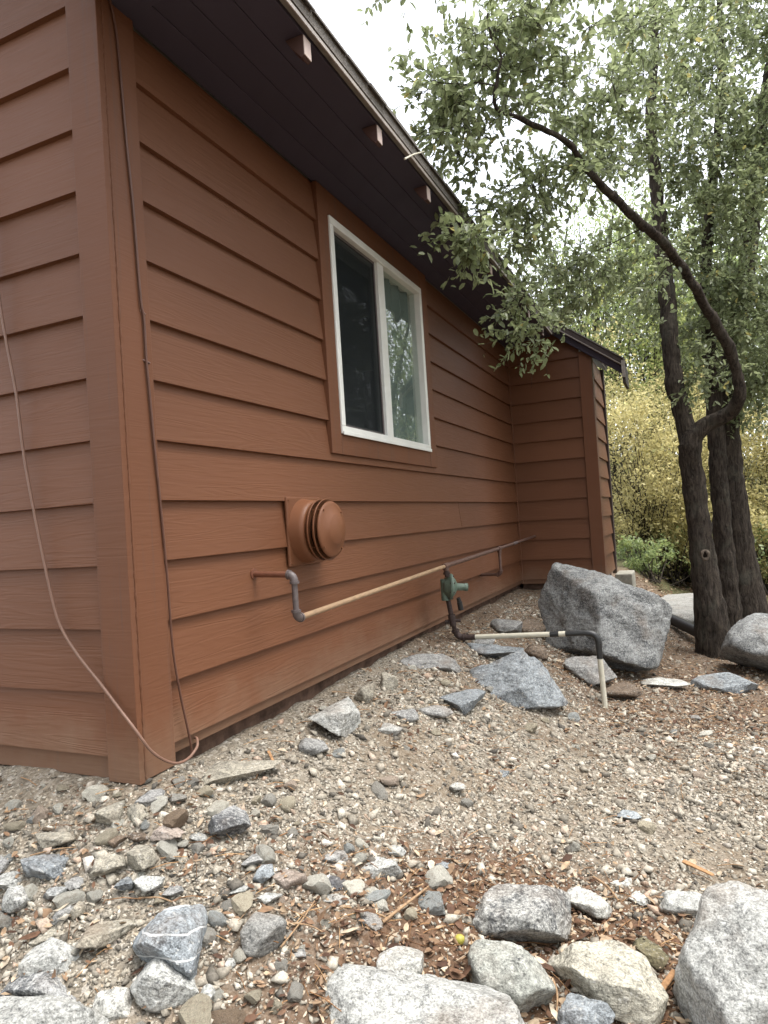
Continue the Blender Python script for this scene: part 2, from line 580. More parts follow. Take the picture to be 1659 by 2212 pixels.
# ------------------------------------------------------------------ measured shapes (metres)
ROCKS = [
    ('boulder', 'large dark grey granite boulder with a pointed top, leaning beside the corner of the house', 'dark', [0.846, 3.233, -0.135], [0.121, -0.98, 0.156], [(-0.378, 0.133), (-0.294, 0.271), (-0.241, 0.387), (-0.181, 0.376), (-0.024, 0.246), (0.118, 0.188), (0.434, 0.053), (0.419, -0.05), (0.341, -0.253), (0.237, -0.34), (0.109, -0.348), (-0.057, -0.253), (-0.261, -0.207), (-0.302, -0.146)], 0.611, 16, 3),
    ('boulder', 'rounded dark grey boulder at the foot of the trees, at the right edge', 'dark', [1.805, 3.583, -0.333], [-0.075, -0.98, 0.184], [(-0.245, -0.087), (-0.211, 0.02), (-0.109, 0.127), (0.029, 0.197), (0.183, 0.161), (0.209, 0.001), (0.193, -0.228), (-0.074, -0.184)], 0.443, 10, 7),
    ('rock', 'broad slanting blue grey slab in front of the white gas riser', 'blue', [0.606, 1.923, -0.232], [0.23, -0.944, 0.236], [(-0.249, 0.033), (-0.23, 0.067), (-0.065, 0.109), (0.029, 0.152), (0.073, 0.128), (0.175, -0.009), (0.223, -0.098), (0.187, -0.13), (-0.036, -0.149), (-0.124, -0.093)], 0.421, 16, 11),
    ('rock', 'flat grey rock on the bank, left of the dark gas elbow', 'mid', [0.227, 1.765, -0.132], [0.342, -0.915, 0.211], [(-0.186, 0.02), (-0.103, 0.061), (0.037, 0.065), (0.134, -0.03), (0.121, -0.057), (-0.006, -0.057)], 0.238, 14, 12),
    ('rock', 'low blue grey rock directly behind the broad slab, under the white pipe', 'blue', [0.362, 2.276, -0.155], [0.27, -0.943, 0.194], [(-0.133, 0.035), (-0.067, 0.052), (0.034, 0.016), (0.186, 0.004), (0.132, -0.038), (-0.035, -0.051), (-0.123, -0.017)], 0.18, 14, 13),
    ('rock', 'grey wedge rock touching the left side of the broad slab', 'blue', [0.459, 1.447, -0.2], [0.307, -0.917, 0.257], [(-0.136, 0.046), (0.039, 0.044), (0.108, 0.017), (0.074, -0.031), (-0.02, -0.067), (-0.067, -0.007)], 0.185, 14, 14),
    ('rock', 'small rounded grey rock, right one of the pair at the foot of the bank', 'mid', [0.42, 1.213, -0.193], [0.341, -0.9, 0.272], [(-0.068, 0.008), (-0.019, 0.029), (0.048, 0.022), (0.074, -0.007), (0.015, -0.032), (-0.051, -0.02)], 0.089, 10, 15),
    ('rock', 'small rounded grey rock, left one of the pair at the foot of the bank', 'mid', [0.355, 1.037, -0.161], [0.382, -0.883, 0.275], [(-0.061, 0.005), (-0.004, 0.028), (0.051, 0.025), (0.057, -0.011), (0.01, -0.03), (-0.053, -0.017)], 0.084, 10, 16),
    ('rock', 'angular grey rock with a white streak behind the foot of the white pipe', 'mid', [0.824, 2.689, -0.346], [0.14, -0.965, 0.223], [(-0.129, 0.027), (-0.093, 0.08), (0.079, 0.093), (0.16, -0.039), (0.027, -0.092), (-0.049, -0.066)], 0.268, 16, 17),
    ('rock', 'brown lump of rock just right of the foot of the white pipe', 'brown', [1.023, 2.531, -0.42], [0.097, -0.963, 0.25], [(-0.112, 0.011), (-0.023, 0.056), (0.097, 0.033), (0.106, -0.01), (0.019, -0.049), (-0.09, -0.039)], 0.155, 9, 18),
    ('rock', 'flat white stone on the leaf litter between the big boulder and the trees', 'white', [1.24, 2.94, -0.463], [0.04, -0.971, 0.237], [(-0.144, -0.001), (-0.018, 0.036), (0.096, 0.033), (0.132, 0.0), (0.028, -0.036), (-0.1, -0.033)], 0.191, 12, 19),
    ('rock', 'flat layered grey rock beside the white stone below the trees', 'blue', [1.55, 3.057, -0.485], [-0.028, -0.971, 0.236], [(-0.173, 0.001), (-0.125, 0.044), (0.014, 0.076), (0.189, -0.009), (0.163, -0.049), (-0.081, -0.062)], 0.258, 16, 20),
    ('rock', 'grey block just above the white horizontal pipe', 'mid', [0.299, 2.908, -0.125], [0.247, -0.955, 0.161], [(-0.093, 0.016), (-0.031, 0.058), (0.101, 0.038), (0.111, -0.029), (-0.008, -0.054), (-0.081, -0.029)], 0.16, 14, 21),
    ('rock', 'brown earthy rock left of the big boulder, above the pipe', 'brown', [0.416, 3.118, -0.17], [0.213, -0.963, 0.164], [(-0.109, 0.011), (-0.044, 0.071), (0.076, 0.051), (0.099, -0.056), (-0.023, -0.076)], 0.193, 10, 22),
    ('rock', 'small brown rock in the litter below the middle of the white pipe', 'brown', [0.543, 2.659, -0.24], [0.206, -0.958, 0.198], [(-0.079, 0.004), (-0.021, 0.058), (0.059, 0.029), (0.068, -0.039), (-0.028, -0.051)], 0.136, 10, 23),
    ('rock', 'small grey rock under the left end of the white pipe', 'mid', [0.29, 2.429, -0.131], [0.277, -0.944, 0.18], [(-0.068, 0.019), (-0.013, 0.03), (0.067, 0.013), (0.056, -0.039), (-0.043, -0.022)], 0.097, 12, 24),
    ('rock', 'tan flat stone on the bank above the triangular rock', 'tan', [0.184, 1.286, -0.099], [0.404, -0.886, 0.23], [(-0.042, -0.017), (-0.028, 0.051), (0.021, 0.023), (0.041, -0.022), (0.007, -0.035)], 0.09, 12, 25),
    ('rock', 'pale triangular rock at the foot of the bank below the vent', 'light', [0.213, 0.753, -0.101], [0.466, -0.842, 0.273], [(-0.103, 0.018), (-0.063, 0.047), (0.04, 0.078), (0.085, -0.006), (0.085, -0.063), (0.014, -0.058), (-0.059, -0.014)], 0.152, 18, 30),
    ('rock', 'tan block leaning on the bank above the pale triangular rock', 'tan', [0.183, 1.051, -0.084], [0.433, -0.868, 0.242], [(-0.055, -0.015), (-0.015, 0.028), (0.043, 0.042), (0.037, -0.013), (-0.01, -0.041)], 0.075, 14, 31),
    ('rock', 'half buried grey stone below the pale triangular rock', 'mid', [0.24, 0.533, -0.124], [0.491, -0.816, 0.304], [(-0.052, 0.002), (-0.02, 0.029), (0.033, 0.015), (0.047, -0.015), (-0.008, -0.031)], 0.116, 12, 32),
    ('rock', 'small pale stone beside the pale triangular rock', 'light', [0.345, 0.886, -0.177], [0.403, -0.867, 0.293], [(-0.054, -0.01), (-0.043, 0.03), (0.01, 0.035), (0.059, -0.009), (0.04, -0.025), (-0.012, -0.021)], 0.096, 12, 33),
    ('rock', 'long flat pale ledge of bedrock along the house corner', 'tan', [0.146, 0.211, -0.112], [0.58, -0.746, 0.327], [(-0.133, -0.023), (-0.066, 0.018), (0.036, 0.049), (0.124, 0.034), (0.147, 0.014), (0.053, -0.012), (-0.049, -0.029), (-0.102, -0.047)], 0.402, 10, 34),
    ('rock', 'speckled stone with a black lower face, alone on the gravel below the ledge', 'dark2', [0.295, -0.011, -0.142], [0.575, -0.724, 0.382], [(-0.055, -0.0), (-0.034, 0.029), (0.002, 0.043), (0.042, 0.023), (0.057, -0.007), (0.044, -0.027), (-0.003, -0.036), (-0.051, -0.023)], 0.091, 16, 40),
    ('rock', 'grey block nearest below the house corner', 'mid', [0.091, -0.057, -0.093], [0.654, -0.674, 0.343], [(-0.043, 0.005), (-0.019, 0.034), (0.028, 0.03), (0.044, -0.023), (0.012, -0.029), (-0.021, -0.016)], 0.074, 16, 41),
    ('rock', 'rounded tan stone leaning on the grey block below the house corner', 'tan', [0.103, -0.117, -0.098], [0.663, -0.66, 0.354], [(-0.027, 0.006), (-0.003, 0.03), (0.024, 0.018), (0.031, -0.008), (-0.001, -0.029), (-0.025, -0.016)], 0.056, 10, 42),
    ('rock', 'split tan stone left of the grey block below the house corner', 'tan', [0.031, -0.143, -0.096], [0.688, -0.637, 0.348], [(-0.034, -0.005), (-0.016, 0.024), (0.039, 0.031), (0.04, -0.001), (0.003, -0.021), (-0.03, -0.027)], 0.071, 14, 43),
    ('rock', 'flat pinkish stone in front of the rounded tan stone', 'pink', [0.197, -0.117, -0.13], [0.631, -0.676, 0.38], [(-0.045, -0.011), (-0.019, 0.028), (0.03, 0.006), (0.04, -0.008), (-0.005, -0.015)], 0.084, 14, 44),
    ('rock', 'small pale flake left of the stone with the black face', 'light', [0.256, -0.074, -0.151], [0.6, -0.698, 0.39], [(-0.033, 0.009), (-0.011, 0.014), (0.017, 0.004), (0.028, -0.011), (-0.001, -0.016)], 0.058, 14, 45),
    ('rock', 'small brown stone in front of the split tan stone', 'brown', [0.105, -0.196, -0.127], [0.676, -0.633, 0.376], [(-0.028, 0.005), (-0.004, 0.018), (0.027, 0.006), (0.023, -0.014), (-0.016, -0.013)], 0.052, 10, 46),
    ('rock', 'small brown stone between the rounded tan stone and the squarish buff block', 'brown', [0.149, -0.168, -0.127], [0.657, -0.652, 0.379], [(-0.026, 0.003), (-0.008, 0.017), (0.023, 0.005), (0.022, -0.013), (-0.01, -0.012)], 0.046, 10, 47),
    ('rock', 'long low tan stone below the gable wall', 'tan', [-0.061, -0.235, -0.13], [0.726, -0.585, 0.361], [(-0.039, 0.007), (-0.033, 0.027), (0.041, 0.011), (0.052, -0.01), (0.008, -0.017), (-0.028, -0.018)], 0.079, 12, 48),
    ('rock', 'blue grey block with white patches near the left edge', 'blue', [-0.011, -0.3, -0.156], [0.725, -0.571, 0.386], [(-0.051, 0.031), (-0.012, 0.031), (0.057, 0.006), (0.06, -0.021), (-0.011, -0.033), (-0.041, -0.014)], 0.098, 16, 49),
    ('rock', 'buff stone with a sloping top, left one of the two buff blocks', 'tan', [0.137, -0.257, -0.161], [0.676, -0.617, 0.403], [(-0.046, -0.004), (-0.019, 0.033), (0.021, 0.03), (0.047, 0.003), (0.044, -0.021), (-0.007, -0.019), (-0.037, -0.021)], 0.088, 14, 50),
    ('rock', 'squarish buff block, right one of the two buff blocks', 'tan', [0.199, -0.209, -0.145], [0.649, -0.648, 0.399], [(-0.032, 0.007), (-0.026, 0.028), (0.02, 0.021), (0.033, -0.005), (0.025, -0.023), (-0.019, -0.027)], 0.062, 16, 51),
    ('rock', 'flat pale stone below the squarish buff block', 'light', [0.25, -0.242, -0.182], [0.635, -0.644, 0.427], [(-0.037, 0.011), (-0.002, 0.019), (0.033, 0.006), (0.021, -0.015), (-0.014, -0.022)], 0.081, 14, 52),
    ('rock', 'small blue grey stone left of the flat pale stone', 'blue', [0.204, -0.271, -0.179], [0.656, -0.625, 0.423], [(-0.024, 0.004), (-0.008, 0.017), (0.018, 0.006), (0.019, -0.014), (-0.005, -0.012)], 0.042, 14, 53),
    ('rock', 'small grey flake below the buff stone with a sloping top', 'mid', [0.092, -0.303, -0.175], [0.696, -0.59, 0.409], [(-0.026, 0.005), (-0.006, 0.015), (0.023, 0.002), (0.017, -0.011), (-0.007, -0.012)], 0.053, 14, 54),
    ('rock', 'small dark oblong stone right of the speckled round stone', 'dark', [0.07, -0.345, -0.182], [0.71, -0.57, 0.414], [(-0.024, 0.004), (-0.01, 0.015), (0.023, 0.006), (0.026, -0.017), (-0.014, -0.009)], 0.036, 14, 55),
    ('rock', 'speckled round stone at the left edge', 'light', [-0.001, -0.389, -0.19], [0.736, -0.538, 0.412], [(-0.028, 0.017), (-0.011, 0.036), (0.016, 0.028), (0.034, -0.009), (0.027, -0.031), (-0.009, -0.029), (-0.027, -0.009)], 0.064, 10, 56),
    ('rock', 'pale flat stone at the left edge under the blue grey block', 'light', [-0.074, -0.339, -0.179], [0.744, -0.542, 0.391], [(-0.045, 0.008), (-0.025, 0.023), (0.003, 0.02), (0.042, -0.012), (0.039, -0.025), (-0.013, -0.014)], 0.066, 14, 57),
    ('rock', 'small grey stone cut by the left edge beside the blue grey block', 'mid', [-0.152, -0.319, -0.164], [0.759, -0.536, 0.371], [(-0.025, -0.002), (-0.02, 0.022), (0.009, 0.017), (0.024, -0.011), (0.012, -0.026)], 0.056, 14, 58),
    ('rock', 'small dark topped stone right of the flat pale stone', 'mid', [0.31, -0.232, -0.196], [0.611, -0.658, 0.441], [(-0.025, -0.004), (-0.014, 0.012), (0.011, 0.012), (0.023, -0.005), (0.005, -0.015)], 0.044, 14, 59),
    ('rock', 'long pale yellowish stone leaning behind the veined rock', 'tan', [0.238, -0.358, -0.226], [0.658, -0.595, 0.462], [(-0.06, -0.014), (-0.036, 0.024), (0.01, 0.031), (0.063, 0.012), (0.059, -0.012), (0.003, -0.013), (-0.034, -0.026)], 0.109, 12, 60),
    ('rock', 'rounded blue grey rock crossed by white veins', 'vein', [0.408, -0.342, -0.23], [0.594, -0.638, 0.49], [(-0.078, 0.05), (-0.058, 0.065), (-0.022, 0.067), (0.015, 0.062), (0.05, 0.022), (0.067, -0.02), (0.067, -0.068), (0.049, -0.094), (0.015, -0.068), (-0.036, -0.02), (-0.07, 0.012)], 0.116, 13, 61),
    ('rock', 'white speckled block lying against the front of the veined rock', 'light', [0.431, -0.403, -0.278], [0.59, -0.612, 0.527], [(-0.065, 0.03), (-0.027, 0.06), (0.007, 0.045), (0.057, 0.001), (0.067, -0.022), (0.018, -0.044), (-0.016, -0.044), (-0.04, -0.023)], 0.11, 16, 62),
    ('rock', 'white stone with black specks at the bottom left', 'white', [0.366, -0.463, -0.287], [0.626, -0.573, 0.53], [(-0.044, 0.009), (-0.028, 0.032), (0.005, 0.029), (0.03, 0.015), (0.033, -0.019), (0.03, -0.04), (-0.026, -0.024)], 0.075, 11, 63),
    ('rock', 'black and white banded rock above the pale slab in the bottom left corner', 'dark2', [0.216, -0.495, -0.272], [0.685, -0.531, 0.499], [(-0.081, 0.022), (-0.053, 0.038), (-0.025, 0.045), (0.015, 0.028), (0.055, -0.001), (0.075, -0.053), (0.067, -0.058), (-0.0, -0.02), (-0.047, -0.001)], 0.105, 16, 64),
    ('rock', 'upright pale slab behind the black and white banded rock', 'light', [0.184, -0.456, -0.245], [0.691, -0.544, 0.475], [(-0.058, -0.007), (-0.043, 0.031), (-0.005, 0.045), (0.033, 0.029), (0.057, 0.0), (0.057, -0.054), (0.004, -0.028), (-0.041, -0.014)], 0.09, 15, 65),
    ('rock', 'pale flaky stone behind the upright pale slab', 'tan', [0.116, -0.417, -0.231], [0.705, -0.547, 0.452], [(-0.06, 0.008), (-0.032, 0.023), (0.017, 0.02), (0.056, -0.008), (0.05, -0.026), (0.006, -0.004), (-0.033, -0.015)], 0.089, 14, 66),
    ('rock', 'broad pale slab filling the bottom left corner', 'light', [0.278, -0.523, -0.294], [0.667, -0.528, 0.525], [(-0.115, -0.012), (-0.11, 0.074), (-0.069, 0.059), (-0.015, 0.039), (0.062, -0.007), (0.124, -0.05), (0.135, -0.106)], 0.159, 13, 67),
    ('rock', 'small upright pale stone beside the white speckled block', 'light', [0.51, -0.375, -0.291], [0.55, -0.636, 0.542], [(-0.014, -0.002), (-0.004, 0.018), (0.009, 0.019), (0.017, 0.006), (0.002, -0.021), (-0.01, -0.02)], 0.025, 12, 68),
    ('rock', 'small tan stone above the long yellowish stone', 'tan', [0.157, -0.36, -0.196], [0.687, -0.581, 0.436], [(-0.016, 0.003), (0.003, 0.018), (0.016, 0.005), (0.011, -0.009), (-0.013, -0.016)], 0.032, 12, 69),
    ('rock', 'grey flake standing above the pale flaky stone', 'mid', [0.129, -0.375, -0.201], [0.698, -0.569, 0.436], [(-0.026, -0.013), (-0.009, 0.016), (0.019, 0.019), (0.022, -0.004), (-0.006, -0.017)], 0.042, 14, 70),
    ('rock', 'smooth round grey stone alone in the brown litter', 'round', [0.535, -0.213, -0.264], [0.51, -0.7, 0.5], [(-0.049, 0.012), (-0.027, 0.045), (0.008, 0.046), (0.037, 0.026), (0.049, -0.01), (0.032, -0.037), (-0.008, -0.044), (-0.04, -0.034)], 0.08, 8, 71),
    ('rock', 'pale pinkish stone left of the dark slate flake', 'pink', [0.485, -0.036, -0.243], [0.498, -0.741, 0.451], [(-0.04, 0.011), (-0.021, 0.026), (0.028, 0.015), (0.049, -0.014), (0.008, -0.024), (-0.024, -0.014)], 0.073, 12, 72),
    ('rock', 'dark slate flake lying on the gravel', 'slate', [0.557, 0.044, -0.28], [0.449, -0.765, 0.46], [(-0.05, 0.003), (-0.02, 0.021), (0.014, 0.014), (0.043, -0.005), (0.029, -0.018), (-0.016, -0.014)], 0.076, 15, 73),
    ('rock', 'grey wedge stone above the dark slate flake', 'mid', [0.529, 0.121, -0.258], [0.449, -0.78, 0.435], [(-0.046, -0.008), (-0.014, 0.022), (0.027, 0.014), (0.039, -0.009), (-0.005, -0.018)], 0.063, 15, 74),
    ('rock', 'flat pale stone below the pale pinkish stone', 'light', [0.47, -0.109, -0.249], [0.518, -0.718, 0.465], [(-0.035, 0.004), (-0.007, 0.019), (0.046, -0.001), (0.022, -0.013), (-0.025, -0.008)], 0.059, 14, 75),
    ('rock', 'small angular pale stone left of the two flat pale ones', 'light', [0.421, -0.14, -0.228], [0.546, -0.703, 0.455], [(-0.026, -0.004), (-0.001, 0.018), (0.031, 0.008), (0.015, -0.013), (-0.019, -0.01)], 0.05, 15, 76),
    ('rock', 'small upright bluish stone left of the pale pinkish stone', 'blue', [0.45, -0.079, -0.211], [0.524, -0.729, 0.441], [(-0.029, -0.011), (-0.006, 0.02), (0.021, 0.018), (0.023, -0.004), (-0.008, -0.022)], 0.041, 15, 77),
    ('rock', 'small grey stone above the small upright bluish stone', 'mid', [0.402, -0.056, -0.198], [0.54, -0.726, 0.425], [(-0.029, -0.005), (-0.011, 0.015), (0.022, 0.012), (0.026, -0.006), (-0.008, -0.016)], 0.05, 14, 78),
    ('rock', 'flat speckled flake below the dark slate flake', 'light', [0.575, -0.004, -0.296], [0.448, -0.755, 0.478], [(-0.053, 0.013), (-0.008, 0.02), (0.048, -0.01), (0.034, -0.02), (-0.021, -0.002)], 0.082, 14, 79),
    ('rock', 'small grey stone right of the smooth round grey stone', 'mid', [0.682, -0.005, -0.32], [0.399, -0.769, 0.5], [(-0.036, -0.0), (-0.021, 0.02), (0.027, 0.012), (0.032, -0.008), (-0.002, -0.023)], 0.061, 14, 80),
    ('rock', 'pale flat stone right of the dark slate flake', 'light', [0.632, 0.189, -0.308], [0.391, -0.801, 0.453], [(-0.069, -0.004), (-0.018, 0.035), (0.037, 0.021), (0.056, -0.01), (0.027, -0.023), (-0.033, -0.017)], 0.096, 14, 81),
    ('rock', 'small pale stone left of the white granite knob', 'light', [0.755, -0.068, -0.355], [0.371, -0.758, 0.536], [(-0.017, -0.005), (-0.005, 0.014), (0.014, 0.004), (0.008, -0.013)], 0.027, 12, 82),
    ('rock', 'small flat stone below the smooth round grey stone', 'mid', [0.593, -0.186, -0.307], [0.473, -0.71, 0.521], [(-0.026, -0.004), (-0.005, 0.01), (0.024, 0.004), (0.008, -0.011)], 0.039, 12, 83),
    ('rock', 'tiny pale stone right of the veined rock', 'light', [0.504, -0.29, -0.284], [0.536, -0.665, 0.52], [(-0.012, -0.005), (-0.009, 0.012), (0.007, 0.011), (0.013, -0.004), (0.001, -0.013)], 0.023, 9, 84),
    ('rock', 'wide light granite slab along the bottom edge of the photo', 'light', [0.834, -0.124, -0.392], [0.337, -0.748, 0.572], [(-0.255, -0.063), (-0.238, 0.021), (-0.194, 0.049), (-0.144, 0.068), (-0.055, 0.055), (0.041, 0.023), (0.158, 0.019), (0.203, -0.003), (0.234, -0.055), (0.233, -0.103)], 0.227, 13, 90),
    ('rock', 'white granite knob behind the wide slab at the bottom edge', 'white', [0.794, -0.077, -0.353], [0.354, -0.763, 0.541], [(-0.053, 0.018), (-0.027, 0.029), (0.009, 0.032), (0.046, 0.018), (0.048, -0.018), (0.018, -0.045), (-0.041, -0.033)], 0.091, 10, 91),
    ('rock', 'oval greenish grey rock right of the green acorn', 'light2', [1.012, 0.048, -0.414], [0.222, -0.802, 0.554], [(-0.105, -0.007), (-0.095, 0.032), (-0.062, 0.066), (-0.016, 0.056), (0.038, 0.035), (0.066, 0.01), (0.081, -0.023), (0.07, -0.048), (0.034, -0.066), (-0.019, -0.046)], 0.138, 11, 92),
    ('rock', 'angular flat topped pale rock between the oval rock and the large right boulder', 'tan2', [1.198, 0.153, -0.445], [0.117, -0.827, 0.55], [(-0.142, 0.009), (-0.097, 0.052), (-0.055, 0.067), (0.017, 0.077), (0.046, 0.065), (0.108, 0.006), (0.115, -0.034), (0.095, -0.073), (0.043, -0.079), (-0.042, -0.056), (-0.11, -0.02)], 0.22, 18, 93),
    ('boulder', 'large pale granite boulder in the bottom right corner', 'light', [1.458, 0.191, -0.363], [-0.02, -0.858, 0.513], [(-0.141, -0.221), (-0.133, -0.112), (-0.089, -0.034), (-0.055, 0.034), (-0.044, 0.103), (-0.018, 0.128), (0.036, 0.131), (0.105, 0.122), (0.171, 0.04), (0.147, -0.155)], 0.256, 11, 94),
    ('rock', 'pale rounded rock touching the left of the large corner boulder', 'light', [1.343, 0.562, -0.486], [0.035, -0.876, 0.481], [(-0.071, -0.003), (-0.051, 0.025), (0.038, 0.045), (0.066, 0.028), (0.069, 0.002), (0.032, -0.026), (-0.026, -0.039), (-0.06, -0.032)], 0.122, 12, 95),
    ('rock', 'small white rock between the two larger pale rocks on the right', 'white', [1.237, 0.539, -0.474], [0.082, -0.874, 0.48], [(-0.04, 0.003), (-0.008, 0.025), (0.021, 0.012), (0.029, -0.02), (-0.002, -0.02)], 0.066, 13, 96),
    ('rock', 'low white rock behind the mottled centre rock, right of its top', 'white', [1.115, 0.46, -0.455], [0.14, -0.863, 0.485], [(-0.075, 0.012), (-0.052, 0.03), (-0.009, 0.037), (0.025, 0.014), (0.068, -0.008), (0.066, -0.035), (0.01, -0.036), (-0.037, -0.013)], 0.138, 12, 97),
    ('rock', 'bluish slate at the bottom edge, right of the wide slab', 'blue', [1.154, 0.024, -0.46], [0.147, -0.798, 0.585], [(-0.059, -0.024), (-0.045, 0.008), (-0.023, 0.046), (0.004, 0.033), (0.049, 0.013), (0.065, -0.005), (0.063, -0.028), (-0.057, -0.039)], 0.1, 16, 98),
    ('rock', 'small white stone above the low white rock', 'white', [1.18, 0.619, -0.469], [0.104, -0.881, 0.462], [(-0.046, 0.003), (-0.026, 0.021), (0.024, 0.012), (0.04, -0.004), (0.022, -0.019), (-0.015, -0.013)], 0.071, 11, 99),
    ('rock', 'olive stained flat stone behind the angular flat topped rock', 'olive', [1.268, 0.333, -0.481], [0.074, -0.849, 0.524], [(-0.051, 0.016), (-0.01, 0.033), (0.044, 0.015), (0.036, -0.014), (0.009, -0.034), (-0.029, -0.015)], 0.128, 13, 100),
    ('rock', 'mottled grey granite rock in the centre foreground, the largest standing alone', 'mottle', [0.961, 0.282, -0.424], [0.225, -0.835, 0.502], [(-0.144, -0.018), (-0.115, 0.018), (-0.065, 0.064), (-0.034, 0.074), (0.102, 0.07), (0.133, 0.039), (0.139, -0.024), (0.126, -0.052), (0.02, -0.061), (-0.037, -0.063), (-0.135, -0.038)], 0.182, 14, 101),
    ('rock', 'flat bluish stone in the middle of the gravel', 'blue', [0.723, 0.994, -0.348], [0.259, -0.899, 0.354], [(-0.07, -0.001), (-0.027, 0.02), (0.053, 0.021), (0.056, -0.018), (-0.013, -0.022)], 0.096, 14, 102),
    ('rock', 'small white flake far right on the gravel', 'white', [1.616, 1.975, -0.512], [-0.054, -0.949, 0.312], [(-0.048, 0.004), (-0.006, 0.023), (0.052, 0.008), (0.028, -0.019), (-0.026, -0.016)], 0.105, 12, 103),
    ('rock', 'small bluish stone right of centre on the gravel', 'blue', [1.176, 1.042, -0.461], [0.091, -0.914, 0.395], [(-0.048, -0.01), (-0.015, 0.022), (0.022, 0.016), (0.037, -0.004), (0.004, -0.024)], 0.082, 14, 104),
    ('rock', 'small bluish stone in the gravel above the mottled centre rock', 'blue', [0.741, 0.328, -0.353], [0.322, -0.831, 0.454], [(-0.033, -0.003), (-0.02, 0.019), (0.024, 0.013), (0.035, -0.011), (-0.007, -0.018)], 0.059, 14, 105),
    ('rock', 'small pale stone above the pale flat stone right of the slate', 'light', [0.628, 0.273, -0.299], [0.381, -0.816, 0.434], [(-0.033, -0.008), (-0.025, 0.014), (0.013, 0.017), (0.034, -0.003), (0.011, -0.019)], 0.057, 12, 106),
    ('rock', 'tiny bluish stone in the upper gravel', 'blue', [1.176, 1.262, -0.47], [0.084, -0.925, 0.37], [(-0.035, 0.001), (-0.001, 0.016), (0.031, 0.009), (0.025, -0.011), (-0.02, -0.015)], 0.061, 12, 107),
    ('rock', 'tiny white stone left of the flat bluish stone', 'white', [0.653, 0.764, -0.308], [0.308, -0.878, 0.366], [(-0.029, -0.002), (-0.004, 0.019), (0.026, 0.007), (0.021, -0.01), (-0.014, -0.014)], 0.054, 12, 108),
    ('rock', 'tiny grey stone near the foot of the white pipe', 'mid', [1.396, 2.383, -0.493], [0.006, -0.961, 0.277], [(-0.029, -0.01), (-0.017, 0.013), (0.026, 0.01), (0.019, -0.013)], 0.047, 12, 109),
    ('rock', 'tiny tan stone in the middle of the gravel', 'tan', [0.886, 0.652, -0.407], [0.225, -0.876, 0.426], [(-0.017, -0.002), (-0.008, 0.014), (0.016, 0.011), (0.016, -0.008), (-0.007, -0.014)], 0.03, 12, 110),
]
LIMBS = {
    'A_trunk': [[1.56, 4.127, -0.645, 0.1705], [1.548, 4.119, -0.49, 0.133], [1.531, 4.105, -0.13, 0.1023], [1.504, 4.086, 0.282, 0.0853], [1.488, 4.052, 0.625, 0.0781], [1.478, 4.011, 0.863, 0.0743], [1.475, 3.973, 1.046, 0.0806]],
    'A_crook': [[1.472, 3.973, 1.013, 0.0738], [1.508, 3.965, 1.099, 0.0669], [1.603, 3.951, 1.164, 0.0562], [1.737, 3.901, 1.214, 0.0486], [1.791, 3.814, 1.296, 0.0444], [1.794, 3.737, 1.416, 0.0367], [1.755, 3.629, 1.589, 0.0348], [1.654, 3.417, 1.771, 0.0312], [1.554, 3.205, 1.938, 0.0289], [1.46, 2.997, 2.076, 0.0267], [1.358, 2.786, 2.162, 0.0246], [1.281, 2.642, 2.193, 0.0228], [1.2, 2.495, 2.258, 0.0212], [1.106, 2.288, 2.315, 0.0183], [1.057, 2.189, 2.38, 0.017], [0.994, 2.072, 2.442, 0.0155], [0.918, 1.929, 2.462, 0.0133], [0.818, 1.774, 2.475, 0.011], [0.742, 1.685, 2.488, 0.009], [0.746, 1.631, 2.565, 0.0071], [0.79, 1.627, 2.665, 0.0062], [0.758, 1.579, 2.731, 0.0044], [0.756, 1.522, 2.841, 0.0035]],
    'A_leader': [[1.478, 4.008, 0.998, 0.0709], [1.441, 4.02, 1.241, 0.0645], [1.403, 4.021, 1.486, 0.0631], [1.392, 4.033, 1.799, 0.0616], [1.393, 4.061, 2.117, 0.0586], [1.379, 4.081, 2.509, 0.0537], [1.374, 4.094, 2.935, 0.047], [1.361, 4.187, 3.551, 0.039], [1.43, 4.317, 4.182, 0.0307], [1.431, 4.412, 5.062, 0.0221], [1.411, 4.499, 5.898, 0.0131]],
    'B_trunk': [[1.704, 4.739, -0.666, 0.1126], [1.688, 4.726, -0.326, 0.09], [1.682, 4.715, 0.163, 0.075], [1.676, 4.705, 0.615, 0.0675], [1.678, 4.698, 1.066, 0.0638], [1.679, 4.691, 1.517, 0.0582], [1.679, 4.682, 2.043, 0.0525], [1.695, 4.681, 2.569, 0.045], [1.79, 4.712, 3.239, 0.0375], [1.907, 4.751, 3.983, 0.0281], [1.93, 4.746, 4.884, 0.0188], [1.942, 4.74, 5.598, 0.0113]],
    'C_trunk': [[1.84, 5.017, -0.643, 0.1866], [1.827, 5.006, -0.291, 0.1555], [1.805, 4.989, 0.139, 0.1244], [1.785, 4.972, 0.608, 0.105], [1.778, 4.963, 0.998, 0.0933], [1.785, 4.959, 1.387, 0.0875], [1.851, 4.981, 1.851, 0.0797], [1.997, 5.035, 2.464, 0.07], [2.112, 5.075, 3.157, 0.0583], [2.233, 5.116, 3.929, 0.0467], [2.43, 5.19, 4.772, 0.0331], [2.52, 5.216, 5.623, 0.0194]],
}
